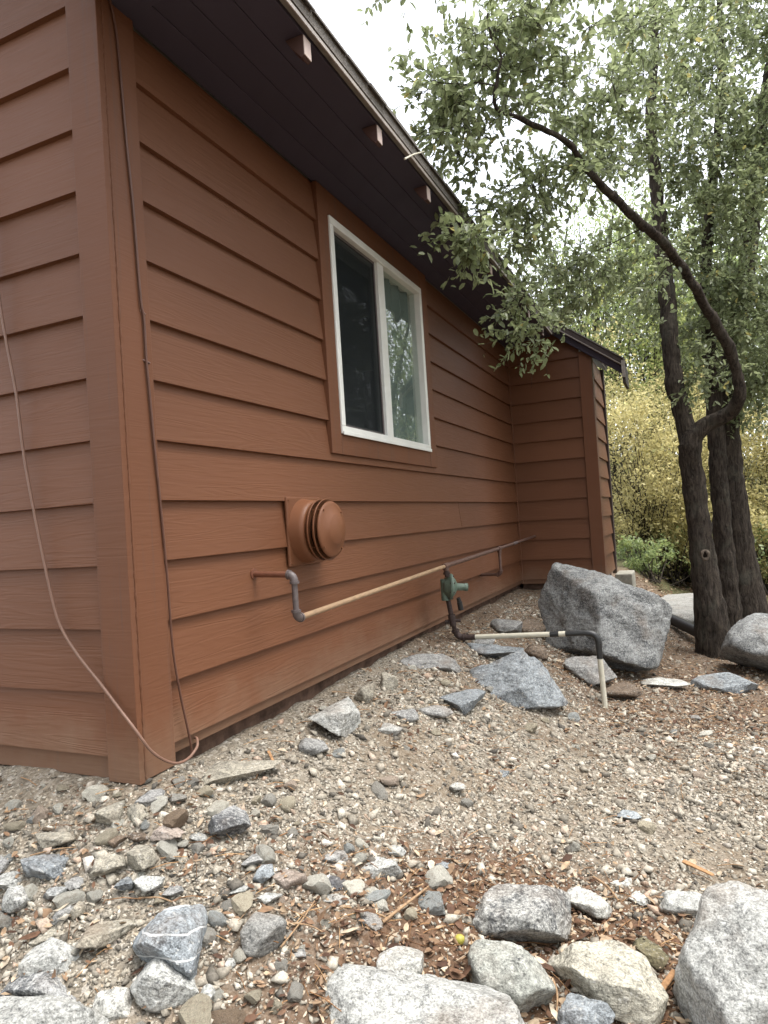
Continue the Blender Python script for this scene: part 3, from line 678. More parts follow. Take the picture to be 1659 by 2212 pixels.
CROWN = {
    'A': [[0.54, 1.704, 2.594, 0.255, 0.3, 0.333, 44], [0.831, 1.938, 2.885, 0.343, 0.38, 0.32, 52], [0.846, 2.281, 2.361, 0.311, 0.35, 0.249, 30], [0.664, 2.148, 2.177, 0.196, 0.3, 0.172, 14], [1.13, 2.618, 2.882, 0.368, 0.42, 0.446, 52], [1.369, 3.204, 3.629, 0.499, 0.6, 0.469, 48], [1.111, 3.168, 2.195, 0.386, 0.45, 0.326, 36], [0.822, 2.988, 2.021, 0.279, 0.4, 0.205, 22], [0.589, 1.573, 1.866, 0.095, 0.12, 0.102, 11], [0.707, 2.177, 1.633, 0.135, 0.2, 0.147, 14], [1.554, 3.95, 3.234, 0.468, 0.7, 0.669, 46], [1.393, 4.114, 2.236, 0.383, 0.5, 0.417, 24], [1.538, 3.971, 1.559, 0.267, 0.3, 0.167, 12], [0.99, 2.267, 3.755, 0.737, 0.8, 0.393, 40], [0.47, 1.496, 3.337, 0.423, 0.5, 0.233, 14]],
    'B': [[1.773, 4.433, 3.119, 0.573, 0.5, 0.824, 84], [1.843, 4.39, 4.228, 0.709, 0.6, 0.709, 64], [1.87, 4.549, 2.013, 0.398, 0.5, 0.398, 40], [1.92, 4.625, 5.323, 0.958, 1.0, 0.553, 36]],
    'C': [[2.138, 4.753, 3.462, 0.516, 0.6, 0.921, 70], [2.058, 4.738, 2.212, 0.405, 0.5, 0.589, 50], [2.019, 4.843, 1.456, 0.263, 0.4, 0.3, 24], [2.447, 5.089, 4.697, 0.764, 0.8, 0.955, 50]],
}
DEBRIS = [
    ('thin straw left of the smooth round grey stone', [(0.466, -0.246), (0.469, -0.16)], 0.0012, 'twig'),
    ('pale stiff straw standing right of the smooth round grey stone', [(0.574, -0.21), (0.565, -0.048)], 0.0022, 'twig'),
    ('short orange twig right of the smooth round grey stone', [(0.553, -0.142), (0.627, -0.124)], 0.002, 'twig'),
    ('orange twig above the veined rock', [(0.249, -0.275), (0.326, -0.255)], 0.0022, 'twig'),
    ('thick pale straw pointing at the mottled centre rock', [(0.713, 0.004), (0.753, 0.204)], 0.004, 'twig'),
    ('reddish strip of bark behind the low white rock', [(1.111, 0.573), (1.187, 0.485)], 0.004, 'twig'),
    ('orange twig hanging over the bluish slate at the bottom edge', [(1.079, 0.108), (1.103, 0.01)], 0.003, 'twig'),
    ('thin twig lying below the gable wall', [(-0.087, -0.281), (0.022, -0.24)], 0.0018, 'twig'),
    ('thin dark twig across the right gravel', [(1.437, 0.854), (1.512, 0.87)], 0.0016, 'twig'),
    ('splintered orange wood chip wedged against the large corner boulder', [(1.29, 0.165), (1.326, 0.264)], 0.01, 'chip'),
    ('grey orange piece of bark above the large corner boulder', [(1.344, 0.77), (1.423, 0.731)], 0.01, 'chip'),
    ('small orange wood chip on the gravel below the ledge', [(0.149, 0.399), (0.207, 0.343)], 0.006, 'chip'),
]
ACORN = (0.864, 0.105)
YLEAF = (0.892, 0.083)

# ------------------------------------------------------------------ ground
def spaced(a, b, fine_a, fine_b, step, far_step):
    lo = fine_a - np.cumsum(np.geomspace(step, far_step, 40))
    hi = fine_b + np.cumsum(np.geomspace(step, far_step, 40))
    return np.concatenate([lo[::-1], np.arange(fine_a, fine_b, step), hi])


gx = spaced(-1, 1, -1.5, 3.3, .02, 25)
gy = spaced(-1, 1, -1.3, 5.4, .02, 25)
GX, GY = np.meshgrid(gx, gy, indexing='ij')
GZ = height(GX, GY)
inside = (GX < -.06) & (GY > .06)
GZ = np.where(inside, np.minimum(GZ, -.12), GZ)
nx, ny = len(gx), len(gy)
idx = np.arange(nx * ny).reshape(nx, ny)
Fq = np.stack([idx[:-1, :-1], idx[1:, :-1], idx[1:, 1:], idx[:-1, 1:]], -1).reshape(-1, 4)
me = np_mesh('ground', np.stack([GX.ravel(), GY.ravel(), GZ.ravel()], 1), Fq, True)
ground = link('ground', me, None, M['ground'])
tag(ground, kind='structure')

# ------------------------------------------------------------------ house
E_ = .178                                 # siding exposure
house = empty('house', (0, 0, 0))
tag(house, 'brown house clad in wide painted lap boards with a white framed sliding window', 'house')
LAP, TOPX = .012, -.006                   # butt edge stands proud, top edge is tucked under the next board
Y_IC, BX = 4.77, .742                     # inside corner and outer corner of the lean-to
WY0, WY1, WZ0, WZ1 = 1.30, 2.465, 1.02, 2.016
TY0, TY1, TZ0 = 1.205, 2.58, .925
SOF = 2.136


def board_long(y0, y1, z0, z1, ztop=None):
    """one lap board on the long wall (faces +X); ztop trims it below its full height"""
    t = 1.0 if ztop is None else (ztop - z0) / (z1 - z0)
    j = random.uniform(-.0008, .0008)
    a = [(-.010 + j, z0), (LAP + j, z0 + .0015), (LAP + j, z0 + .004), (LAP + (TOPX - LAP) * t + j, z0 + (z1 - z0) * t), (-.018, z0 + (z1 - z0) * t)]
    return [(x, y0, z) for x, z in a], [(x, y1, z) for x, z in a]


for k in range(0, 13):
    z0 = (12 - k) * E_
    z1 = z0 + E_ + .012
    if k == 0:
        continue
    if k == 1: z1 = SOF - .002
    if k >= 8:
        cuts = [(.119, Y_IC)]
        if k == 9: cuts = [(.119, 3.034), (3.0365, Y_IC)]
        if k == 11: cuts = [(.119, 3.91), (3.912, Y_IC)]
        for a, b in cuts:
            MB().prism(*board_long(a, b, z0, z1)).build('siding_board', M['siding'], house)
    elif k == 7:
        mb = MB()
        mb.prism(*board_long(.119, 1.24, z0, z1))
        mb.prism(*board_long(1.24, 2.54, z0, z1, .955))
        mb.prism(*board_long(2.54, Y_IC, z0, z1))
        mb.build('siding_board', M['siding'], house)
    else:
        MB().prism(*board_long(.119, 1.215, z0, z1)).build('siding_board', M['siding'], house)
        MB().prism(*board_long(2.57, Y_IC, z0, z1)).build('siding_board', M['siding'], house)
# gable wall (faces -Y): boards run along X, up into the gable
for k in range(-11, 13):
    z0 = (12 - k) * E_ - .002
    z1 = z0 + E_ + .012
    j = random.uniform(-.0008, .0008)
    prof = [(.010 + j, z0), (-LAP + j, z0 + .0015), (-LAP + j, z0 + .004), (-TOPX + j, z1), (.018, z1)]
    xr = -.092
    xl = -5.0
    roofz = lambda x: 2.155 + .76 * (.45 - x)
    if k < 0:                              # clip against the roof slope
        xr = min(xr, .45 - (z1 - 2.12) / .76)
        xl = -5.0 - xr
        if xr - xl < .2: continue
    MB().prism([(xl, y, z) for y, z in prof], [(xr, y, z) for y, z in prof]).build('siding_board', M['siding'], house)


# lean-to front (faces -Y)
def clip_poly(P, a, b, c):
    """keep a*x+b*z<=c"""
    out = []
    for i in range(len(P)):
        p, q_ = P[i], P[(i + 1) % len(P)]
        fp, fq = a * p[0] + b * p[1] - c, a * q_[0] + b * q_[1] - c
        if fp <= 0: out.append(p)
        if (fp < 0 < fq) or (fq < 0 < fp):
            s = fp / (fp - fq)
            out.append((p[0] + (q_[0] - p[0]) * s, p[1] + (q_[1] - p[1]) * s))
    return out


RAKE = lambda x: 2.33 - .76 * (x - .39)    # top of the lean-to roof
for k in range(-1, 13):
    z0 = (12 - k) * E_ + .002
    z1 = z0 + E_ + .012
    P = clip_poly([(.0, z0), (.64, z0), (.64, z1), (.0, z1)], .76, 1, 2.33 + .76 * .39 - .075)
    if len(P) < 3: continue
    off = lambda z: Y_IC + (-LAP + (LAP - TOPX) * (z - z0) / (z1 - z0))
    MB().prism([(x, off(z), z) for x, z in P], [(x, Y_IC + .018, z) for x, z in P]).build('siding_board', M['siding'], house)
# lean-to side (faces +X)
for k in range(2, 13):
    z0 = (12 - k) * E_
    z1 = min(z0 + E_ + .012, 2.0)
    P, Q = board_long(4.86, 5.66, z0, z1)
    MB().prism([(x + BX - .012, y, z) for x, y, z in P], [(x + BX - .012, y, z) for x, y, z in Q]).build('siding_board', M['siding'], house)

# corner trim at the near corner: gable board runs past, its edge shows beside the long-wall board
MB().box(-.094, .021, -.022, -.001, -.066, 3.0 - .6).build('corner_trim', M['trim'], house, .002)
MB().box(.0, .0205, .0005, .1205, -.060, SOF - .002).build('corner_trim', M['trim'], house, .002)
# rough caulk line between the two
P = [(.0215, -.0005 + random.uniform(-.0006, .0006), z) for z in np.arange(-.05, 2.12, .012)]
MB().tube(P, [random.uniform(.0012, .0046) for _ in P], 6).build('caulk_line', M['trim'], house)
# skirt strips below the lowest boards
MB().box(-.03, -.001, .119, Y_IC, -.034, .004).build('skirt_board', M['trim'], house, .002)
MB().box(-5.0, -.093, .001, .03, -.068, .002).build('skirt_board', M['trim'], house, .002)
MB().box(.0, .64, Y_IC - .001, Y_IC + .03, -.040, .004).build('skirt_board', M['trim'], house, .002)
# lean-to corner boards, inside corner strip
MB().box(.637, .7455, Y_IC - .022, Y_IC - .001, -.045, 1.998).build('corner_trim', M['trim'], house, .002)
MB().box(.724, .7455, Y_IC + .0005, 4.862, -.045, 1.99).build('corner_trim', M['trim'], house, .002)
MB().box(.715, .752, 5.655, 5.74, -.045, 1.99).build('corner_trim', M['rake'], house, .002)
MB().box(.001, .016, Y_IC - .018, Y_IC - .003, -.03, SOF - .003).build('corner_bead', M['trim'], house, .002)
# footing
MB().box(-5.0, -.035, .04, 5.7, -.9, -.03).box(-.0, .70, 4.82, 5.66, -.9, -.03).build('footing', M['footing'], house)
# inner wall sheathing with the window opening
w_ = MB()
w_.box(-.12, -.0185, .03, WY0, -.02, SOF + .2); w_.box(-.12, -.0185, WY1, 5.7, -.02, SOF + .24)
w_.box(-.12, -.0185, WY0, WY1, -.02, WZ0); w_.box(-.12, -.0185, WY0, WY1, WZ1, SOF + .2)
w_.box(-5.0, -.12, .019, .1, -.02, SOF + .02)
w_.box(-5.0, -.12, 5.6, 5.7, -.02, SOF + .25); w_.box(-5.0, -4.9, .1, 5.6, -.02, SOF + .25)
w_.box(.0, .72, Y_IC + .019, Y_IC + .08, -.02, 1.9); w_.box(.66, .722, Y_IC + .08, 5.65, -.02, 1.9); w_.box(.0, .66, 5.58, 5.65, -.02, 1.9)
w_.build('wall', M['interior'], house)
MB().box(-4.9, -.12, .1, 5.6, 2.34, 2.36).build('ceiling', M['interior'], house)
MB().box(-4.9, -.12, .1, 5.6, -.02, .1).build('floor', M['soffit'], house)
MB().box(-1.9, -1.85, .1, 5.6, .1, 2.34).build('partition', M['interior'], house)
# gable triangle sheathing
MB().prism([(-5.45, .02, 2.13), (.42, .02, 2.13), (-2.5, .02, 4.38)], [(-5.45, .1, 2.13), (.42, .1, 2.13), (-2.5, .1, 4.38)]).build('gable_wall', M['soffit'], house)

# window trim
MB().box(-.004, .022, TY0, WY0 - .001, TZ0, SOF - .003).build('window_trim', M['trim'], house, .002)
MB().box(-.004, .022, WY1 + .001, TY1, TZ0, SOF - .003).build('window_trim', M['trim'], house, .002)
MB().box(-.004, .0215, WY0 - .0005, WY1 + .0005, TZ0, WZ0 - .001).build('window_trim', M['trim'], house, .002)
MB().box(-.004, .0215, WY0 - .0005, WY1 + .0005, WZ1 + .001, SOF - .003).build('window_trim', M['trim'], house, .002)


def ring(mb, x0, x1, y0, y1, z0, z1, w):
    mb.box(x0, x1, y0, y1, z0, z0 + w); mb.box(x0, x1, y0, y1, z1 - w, z1)
    mb.box(x0, x1, y0, y0 + w, z0 + w, z1 - w); mb.box(x0, x1, y1 - w, y1, z0 + w, z1 - w)
    return mb


win = ring(MB(), -.06, .030, WY0, WY1, WZ0, WZ1, .036).build('window', M['vinyl'], house, .003)
YM0, YM1 = 1.835, 1.915
MB().box(-.03, .020, YM0, YM1, WZ0 + .037, WZ1 - .037).build('mullion', M['vinyl'], win, .003)
ring(MB(), -.038, -.008, WY0 + .037, YM0 + .03, WZ0 + .037, WZ1 - .037, .022).build('sash', M['vinyl'], win, .002)
ring(MB(), -.006, .003, WY0 + .0375, YM0 - .0005, WZ0 + .0375, WZ1 - .0375, .012).build('screen_frame', M['pipe_grey'], win, .001)
MB().box(-.002, -.001, WY0 + .05, YM0 - .012, WZ0 + .05, WZ1 - .05).build('screen', M['screen'], win)
MB().box(-.026, -.022, WY0 + .058, YM0 + .01, WZ0 + .058, WZ1 - .058).build('pane', M['glass'], win)
MB().box(-.008, -.004, YM1 - .005, WY1 - .035, WZ0 + .035, WZ1 - .035).build('pane', M['glass'], win)
MB().box(.0305, .036, WY0 + .002, WY1 - .002, WZ0 - .006, WZ0 + .012).build('sill_lip', M['vinyl'], win, .002)

# blind behind the glass
blind = empty('vertical_blind', (-.14, 1.88, 1.02))
tag(blind, 'pale vertical slat blind hanging behind the window glass', 'blind')
for i in range(8):
    y = 1.95 + i * .066
    a = math.radians(70 + (24 if i % 2 else -14) + random.uniform(-6, 6)); dx, dy = .034 * math.cos(a), .034 * math.sin(a)
    MB().prism([(-.05 - dx, y - dy, WZ0 + .037), (-.05 + dx, y + dy, WZ0 + .037), (-.052 + dx, y + dy, WZ0 + .037)],
               [(-.05 - dx, y - dy, WZ1 - .037), (-.05 + dx, y + dy, WZ1 - .037), (-.052 + dx, y + dy, WZ1 - .037)]).build('slat', M['blind'], blind)
for i in range(3):
    y = 1.34 + i * .05
    MB().prism([(-.075, y - .02, WZ0 - .02 + .06), (-.062, y + .02, WZ0 + .04), (-.064, y + .02, WZ0 + .04)],
               [(-.075, y - .02, WZ1 - .03), (-.062, y + .02, WZ1 - .03), (-.064, y + .02, WZ1 - .03)]).build('slat', M['blind'], blind)
MB().box(-.118, -.064, WY0 + .01, WY1 - .01, WZ1 - .05, WZ1 - .001).build('headrail', M['vinyl'], blind)

# eaves of the main roof
EX = .45
for i in range(4):
    a = .002 + i * .107
    MB().box(a, a + .105, -.30, 4.62 if i > 0 else Y_IC - .03, SOF + .001 * i, SOF + .016 + .001 * i).build('soffit_board', M['soffit'], house, .0015)
for i in range(9):
    y = .435 + i * .549
    if y > 4.6: break
    P = [(.365, SOF + .002), (EX - .022, SOF + .002), (EX - .022, 2.073), (EX - .032, 2.068), (.385, 2.105)]
    MB().prism([(x, y - .022, z) for x, z in P], [(x, y + .022, z) for x, z in P]).build('rafter_tail', M['tail_shaded'], house, .0015)
    MB().box(EX - .0215, EX - .0185, y - .0215, y + .0215, 2.074, SOF - .001).build('tail_end', M['tail'], house, .001)  # thin plate carrying the lit tone of the end face
MB().box(EX - .020, EX - .001, -.32, 4.58, 2.150, 2.196).build('fascia', M['fascia'], house, .002)
MB().box(EX - .0005, EX + .004, -.32, 4.58, 2.143, 2.158).build('drip_edge', M['drip'], house, .001)
rs = math.sqrt(1 + .76 ** 2)


def roof_slab(mb, x_e, z_e, x_r, y0, y1, th):
    z_r = z_e + .76 * abs(x_e - x_r)
    P = [(x_e, z_e), (x_r, z_r), (x_r, z_r - th), (x_e, z_e - th)]
    mb.prism([(x, y0, z) for x, z in P], [(x, y1, z) for x, z in P])


mb = MB(); roof_slab(mb, EX + .004, 2.212, -2.5, -.34, 5.9, .045); roof_slab(mb, -5.45, 2.212, -2.5, -.34, 5.9, .045)
roof = mb.build('roof', M['shingle'], house)
y = -.36
while y < 4.58:                            # shingle butts along the eave and two courses above
    wd = random.uniform(.14, .34)
    for r_ in range(3):
        x0 = EX + .018 - r_ * .125 + random.uniform(-.004, .004)
        zz = 2.2135 - .76 * (x0 - EX - .004) + .006 * (r_ + 1) * 0 + .001
        th = random.uniform(.006, .018) if r_ == 0 else random.uniform(.005, .011)
        yy = y + r_ * .08
        P = [(x0, zz), (x0 - .16, zz + .16 * .76), (x0 - .16, zz + .16 * .76 + th * .4), (x0, zz + th)]
        MB().prism([(x, yy, z) for x, z in P], [(x, yy + wd - .004, z) for x, z in P]).build('shingle', M['shingle'], roof)
    y += wd

# lean-to roof
mb = MB()
def lean(x0, x1, y0, y1, t0, t1):
    P = [(x0, RAKE(x0) - t0), (x1, RAKE(x1) - t0), (x1, RAKE(x1) - t1), (x0, RAKE(x0) - t1)]
    return [(x, y0, z) for x, z in P], [(x, y1, z) for x, z in P]


mb.prism(*lean(.37, 1.012, 4.63, 5.02, 0, .05)); mb.prism(*lean(.37, .775, 5.0205, 5.80, 0, .05))
lroof = mb.build('lean_to_roof', M['rake'], house, .002)
MB().prism(*lean(.37, 1.022, 4.615, 5.03, -.012, -.001)).prism(*lean(.37, .785, 5.031, 5.81, -.012, -.001)).build('shingle_layer', M['shingle'], house)
P = [(.40, RAKE(.40) - .051), (.998, RAKE(.998) - .051), (.998, RAKE(.998) - .125), (.40, RAKE(.40) - .125)]
MB().prism([(x, 4.690, z) for x, z in P], [(x, 4.730, z) for x, z in P]).build('barge_board', M['soffit'], house, .002)
P = [(.38, RAKE(.38) - .052), (1.0, RAKE(1.0) - .052), (1.0, RAKE(1.0) - .06), (.38, RAKE(.38) - .06)]
MB().prism([(x, 4.625, z) for x, z in P], [(x, 4.689, z) for x, z in P]).build('drip_edge', M['drip'], house)
MB().box(1.0, 1.024, 4.64, 5.02, 1.655, RAKE(1.0) - .051).build('fascia', M['rake'], house, .002)
MB().box(.999, 1.027, 4.628, 4.6385, 1.70, RAKE(1.0) - .02).build('fascia_end', M['drip'], house, .001)

# concrete pier at the lean-to's far foot
o = MB().prism([(.765, 5.22, -.7), (.935, 5.22, -.7), (.925, 5.22, -.012), (.775, 5.22, -.012)], [(.765, 5.62, -.7), (.935, 5.62, -.7), (.925, 5.60, -.012), (.775, 5.60, -.012)]).build('concrete_pier', M['concrete'], None, .01)
tag(o, 'short pale concrete pier standing against the lean-to wall behind the boulder', 'pier')

# ------------------------------------------------------------------ vent terminal
vent = empty('vent_terminal', (.0, .94, .592))
tag(vent, 'round brown painted flue vent cap on a square plate below the window', 'vent')
VO, VX = (0, .937, .592), (1, 0, 0)
MB().box(.006, .020, .806, 1.072, .456, .728).build('back_plate', M['smooth_paint'], vent, .006)
MB().lathe([(.018, .130), (.028, .128), (.055, .122), (.075, .118), (.078, .112), (.078, .07)], VO, VX, 56).build('collar', M['smooth_paint'], vent)
MB().lathe([(.018, .075), (.146, .075)], VO, VX, 40).build('inner_tube', M['knot_dark'], vent)
for d in (.086, .112):
    MB().lathe([(d, .084), (d + .004, .118), (d + .012, .123), (d + .015, .121), (d + .006, .114), (d + .004, .084)], VO, VX, 56).build('baffle_ring', M['smooth_paint'], vent)
MB().lathe([(.132, .108), (.137, .112), (.142, .110), (.143, .098), (.160, .062), (.164, .056), (.164, .0)], VO, VX, 56).build('cap', M['smooth_paint'], vent)
MB().lathe([(.132, .108), (.131, .0)], VO, VX, 40).build('cap_back', M['knot_dark'], vent)
for k in range(4):
    an = math.radians(40 + 90 * k)
    yy, zz = .937 + .102 * math.cos(an), .592 + .102 * math.sin(an)
    MB().tube([(.075, yy, zz), (.142, yy, zz)], .0022, 6).tube([(.142, yy, zz), (.147, yy, zz)], .0045, 8).build('screw', M['smooth_paint'], vent)
for yy, zz in ((.818, .716), (.818, .468), (1.06, .716), (1.06, .468)):
    MB().tube([(.019, yy, zz), (.023, yy, zz)], .004, 8).build('screw', M['smooth_paint'], vent)


# ------------------------------------------------------------------ gas pipes
def elbow(mb, a, c, b, r, n=7):
    """rounded elbow from a via corner c to b, with collars"""
    a, c, b = Vector(a), Vector(c), Vector(b)
    P = [(1 - t) ** 2 * a + 2 * t * (1 - t) * c + t * t * b for t in np.linspace(0, 1, n)]
    mb.tube(P, r, 14)
    for p, q_ in ((a, (c - a).normalized()), (b, (c - b).normalized())):
        mb.tube([p - q_ * .002, p + q_ * .007], r * 1.18, 14)
    return mb


gas = empty('gas_pipe', (.17, .585, .293))
tag(gas, 'brown and tan gas pipe running along the wall from the vent to the inside corner', 'pipe')
MB().tube([(.004, .585, .451), (.152, .585, .446)], .0107, 14).tube([(.002, .585, .451), (.008, .585, .451)], .02, 16).build('wall_stub', M['pipe_red'], gas)
elbow(MB(), (.147, .585, .446), (.17, .585, .445), (.17, .585, .416), .0145).build('elbow', M['pipe_grey'], gas)
MB().tube([(.17, .585, .42), (.17, .585, .315)], .0107, 14).build('drop', M['pipe_grey'], gas)
elbow(MB(), (.17, .585, .322), (.17, .585, .293), (.17, .614, .294), .0145).build('elbow', M['pipe_grey'], gas)
ZL = lambda y: .293 + (y - .585) * .0295 if y < 2.19 else .3404 + (y - 2.19) * .0205
MB().tube([(.17, y, ZL(y)) for y in (.61, 1.1, 1.6, 2.16)], .0105, 14).build('run', M['pipe_tan'], gas)
MB().tube([(.17, 2.155, ZL(2.15)), (.17, 2.225, ZL(2.225))], .0165, 14).tube([(.17, 2.19, .342), (.17, 2.19, .312)], .016, 14).build('tee', M['pipe_brown'], gas)
MB().tube([(.17, 2.2, ZL(2.2)), (.168, 3.4, ZL(3.4))], .0125, 14).build('run', M['pipe_brown'], gas)
MB().tube([(.168, 3.36, ZL(3.36)), (.168, 3.43, ZL(3.43))], .0165, 14).tube([(.168, 3.395, .365), (.168, 3.395, .335)], .0155, 14).build('tee', M['pipe_brown'], gas)
MB().tube([(.168, 3.42, ZL(3.42)), (.150, 4.764, ZL(4.76))], .0105, 12).build('run', M['pipe_brown'], gas)
MB().tube([(.163, 3.84, ZL(3.84)), (.161, 3.98, ZL(3.98))], .0125, 12).build('worn_sleeve', M['pipe_grey'], gas)
MB().tube([(.168, 3.395, .34), (.168, 3.395, .2)], .0105, 12).build('drop', M['pipe_brown'], gas)
elbow(MB(), (.168, 3.395, .205), (.168, 3.395, .178), (.142, 3.40, .177), .0145).build('elbow', M['pipe_brown'], gas)
MB().tube([(.145, 3.40, .177), (.004, 3.43, .174)], .0105, 12).build('wall_stub', M['pipe_brown'], gas)

reg = empty('gas_regulator', (.17, 2.22, .31))
tag(reg, 'green grey gas pressure regulator with a round diaphragm housing hanging under the pipe', 'regulator')
ax = Vector((.86, .48, -.09)).normalized()
rc = Vector((.172, 2.235, .218))
MB().tube([(.17, 2.19, .318), (.17, 2.2, .28)], .0135, 12).tube([(.17, 2.195, .305), (.17, 2.197, .292)], .019, 6).build('inlet_nipple', M['pipe_rust'], reg)
MB().lathe([(-.045, .0), (-.044, .028), (-.034, .048), (-.010, .066), (-.008, .074), (-.001, .0745)], rc, ax, 36).build('housing_back', M['regulator'], reg)
MB().lathe([(.0, .0745), (.007, .074), (.009, .064), (.026, .045), (.036, .026), (.04, .021), (.09, .020), (.095, .018), (.095, .0)], rc, ax, 36).build('housing_front', M['regulator'], reg)
MB().lathe([(.082, .0225), (.10, .0225), (.101, .017), (.101, .0)], rc, ax, 24).build('spring_cap', M['regulator'], reg)
a1 = ax.cross(Vector((0, 0, 1))).normalized(); a2 = a1.cross(ax)
for k in range(8):
    an = 2 * math.pi * (k + .5) / 8
    p = rc + (a1 * math.cos(an) + a2 * math.sin(an)) * .068
    MB().tube([p - ax * .013, p + ax * .014], .005, 6).build('bolt', M['pipe_rust'], reg)
MB().tube([rc + Vector((-.028, -.012, .045)), rc + Vector((-.028, -.012, -.075))], .024, 14).build('valve_body', M['regulator'], reg)
MB().tube([(.150, 2.245, .148), (.158, 2.265, .05)], .0145, 12).build('outlet_pipe', M['pipe_rust'], reg)
MB().tube([(.205, 2.268, .15), (.212, 2.284, .085)], .0125, 12).tube([(.208, 2.274, .128), (.212, 2.283, .08)], .0155, 12).build('vent_stub', M['tape'], reg)

riser = empty('gas_riser', (.168, 2.31, -.11))
tag(riser, 'white and black wrapped gas pipe that crosses the bank and drops into the ground', 'pipe')
MB().tube([(.158, 2.265, .055), (.159, 2.268, .035)], .021, 6).tube([(.159, 2.268, .035), (.161, 2.275, -.005)], .0185, 14).tube([(.161, 2.275, .02), (.205, 2.285, .018)], .009, 8).tube([(.16, 2.272, .012), (.118, 2.262, .014)], .011, 10).build('valve', M['pipe_rust'], riser)
MB().tube([(.161, 2.276, -.002), (.166, 2.30, -.056)], .0135, 12).build('nipple', M['pipe_rust'], riser)
elbow(MB(), (.164, 2.295, -.04), (.170, 2.312, -.085), (.212, 2.312, -.083), .0185).build('elbow', M['pipe_rust'], riser)
zr = lambda x: -.083 + (x - .2) * .046
MB().tube([(.205, 2.312, zr(.205)), (.278, 2.312, zr(.278))], .0165, 14).build('wrapped_end', M['pipe_rust'], riser)
MB().tube([(.27, 2.312, zr(.27)), (.705, 2.31, zr(.705))], .0140, 14).build('coated_pipe', M['pipe_white'], riser)
MB().tube([(.70, 2.31, zr(.70)), (.747, 2.31, zr(.747))], .0155, 14).build('tape_band', M['tape'], riser)
MB().tube([(.74, 2.31, zr(.74)), (.79, 2.31, zr(.79))], .0140, 14).build('coated_pipe', M['pipe_white'], riser)
MB().tube([(.783, 2.31, zr(.783)), (.90, 2.31, zr(.90))], .0148, 14).build('tape_band', M['tape'], riser)
mb = MB()
a_, c_, b_ = Vector((.888, 2.31, zr(.888))), Vector((.950, 2.31, zr(.95))), Vector((.951, 2.31, -.105))
mb.tube([(1 - t) ** 2 * a_ + 2 * t * (1 - t) * c_ + t * t * b_ for t in np.linspace(0, 1, 9)], .0175, 14)
mb.tube([b_, (.953, 2.31, -.186)], [.0172, .0158], 14)
mb.build('taped_elbow', M['tape'], riser)
MB().tube([(.953, 2.31, -.18), (.966, 2.31, -.52)], .0140, 14).build('coated_pipe', M['pipe_white'], riser)


# ------------------------------------------------------------------ cables
def smooth_path(P, n=8):
    P = [Vector(p) for p in P]
    out = []
    for i in range(len(P) - 1):
        p0, p1, p2, p3 = P[max(i - 1, 0)], P[i], P[i + 1], P[min(i + 2, len(P) - 1)]
        for t in np.linspace(0, 1, n, endpoint=False):
            out.append(.5 * ((2 * p1) + (p2 - p0) * t + (2 * p0 - 5 * p1 + 4 * p2 - p3) * t * t + (-p0 + 3 * p1 - 3 * p2 + p3) * t ** 3))
    return out + [P[-1]]


c1 = [(.026, .028, 2.13), (.026, .044, 2.06), (.026, .052, 1.945), (.026, .060, 1.748), (.026, .072, 1.552), (.027, .079, 1.3), (.027, .088, 1.235), (.027, .088, 1.114), (.027, .093, 1.021), (.027, .1, .874), (.026, .113, .685), (.024, .125, .482), (.022, .133, .277), (.024, .151, .138), (.028, .177, -.007), (.022, .185, -.06)]
o = MB().tube(smooth_path(c1), .0036, 8).build('cable', M['cable'])
tag(o, 'thin brown painted cable running down the long wall beside the corner trim', 'cable')
MB().tube([(.018, .082, 1.118), (.032, .096, 1.108)], .004, 6).build('clip', M['cable'], o)
MB().tube([(.018, .083, 1.262), (.031, .09, 1.25)], .0035, 6).build('clip', M['cable_pale'], o)
c2 = [(-.52, -.022, 1.95), (-.455, -.026, 1.62), (-.416, -.03, 1.335), (-.4, -.03, 1.228), (-.368, -.03, 1.056), (-.352, -.03, .89), (-.332, -.03, .765), (-.305, -.03, .627), (-.27, -.03, .465), (-.24, -.03, .371), (-.182, -.03, .292), (-.091, -.031, .204), (.019, -.034, .096), (.05, .0, .019), (.056, .068, -.033), (.056, .126, -.043), (.05, .178, -.026), (.03, .205, -.01), (.005, .225, -.015)]
o = MB().tube(smooth_path(c2), .0042, 8).build('cable', M['cable_pale'])
tag(o, 'loose pale brown cable slung across the gable wall and looping round the corner', 'cable')

# ------------------------------------------------------------------ black drain pipe behind the boulder
mb = MB(); Pd = [Vector((1.02, 5.25, -.325)).lerp(Vector((1.60, 4.22, -.455)), t) for t in np.linspace(0, 1, 60)]
mb.tube(Pd, [.042 if i % 2 else .047 for i in range(60)], 16)
o = mb.build('drain_pipe', M['drain'])
tag(o, 'black corrugated drain pipe between the big boulder and the trees', 'pipe')


# ------------------------------------------------------------------ rocks
def ico(level):
    import bmesh
    bm = bmesh.new(); bmesh.ops.create_icosphere(bm, subdivisions=level, radius=1)
    V = np.array([v.co[:] for v in bm.verts]); F = np.array([[v.index for v in f.verts] for f in bm.faces])
    bm.free()
    return V, F


ICO = {l: ico(l) for l in (2, 3, 4, 5, 6)}
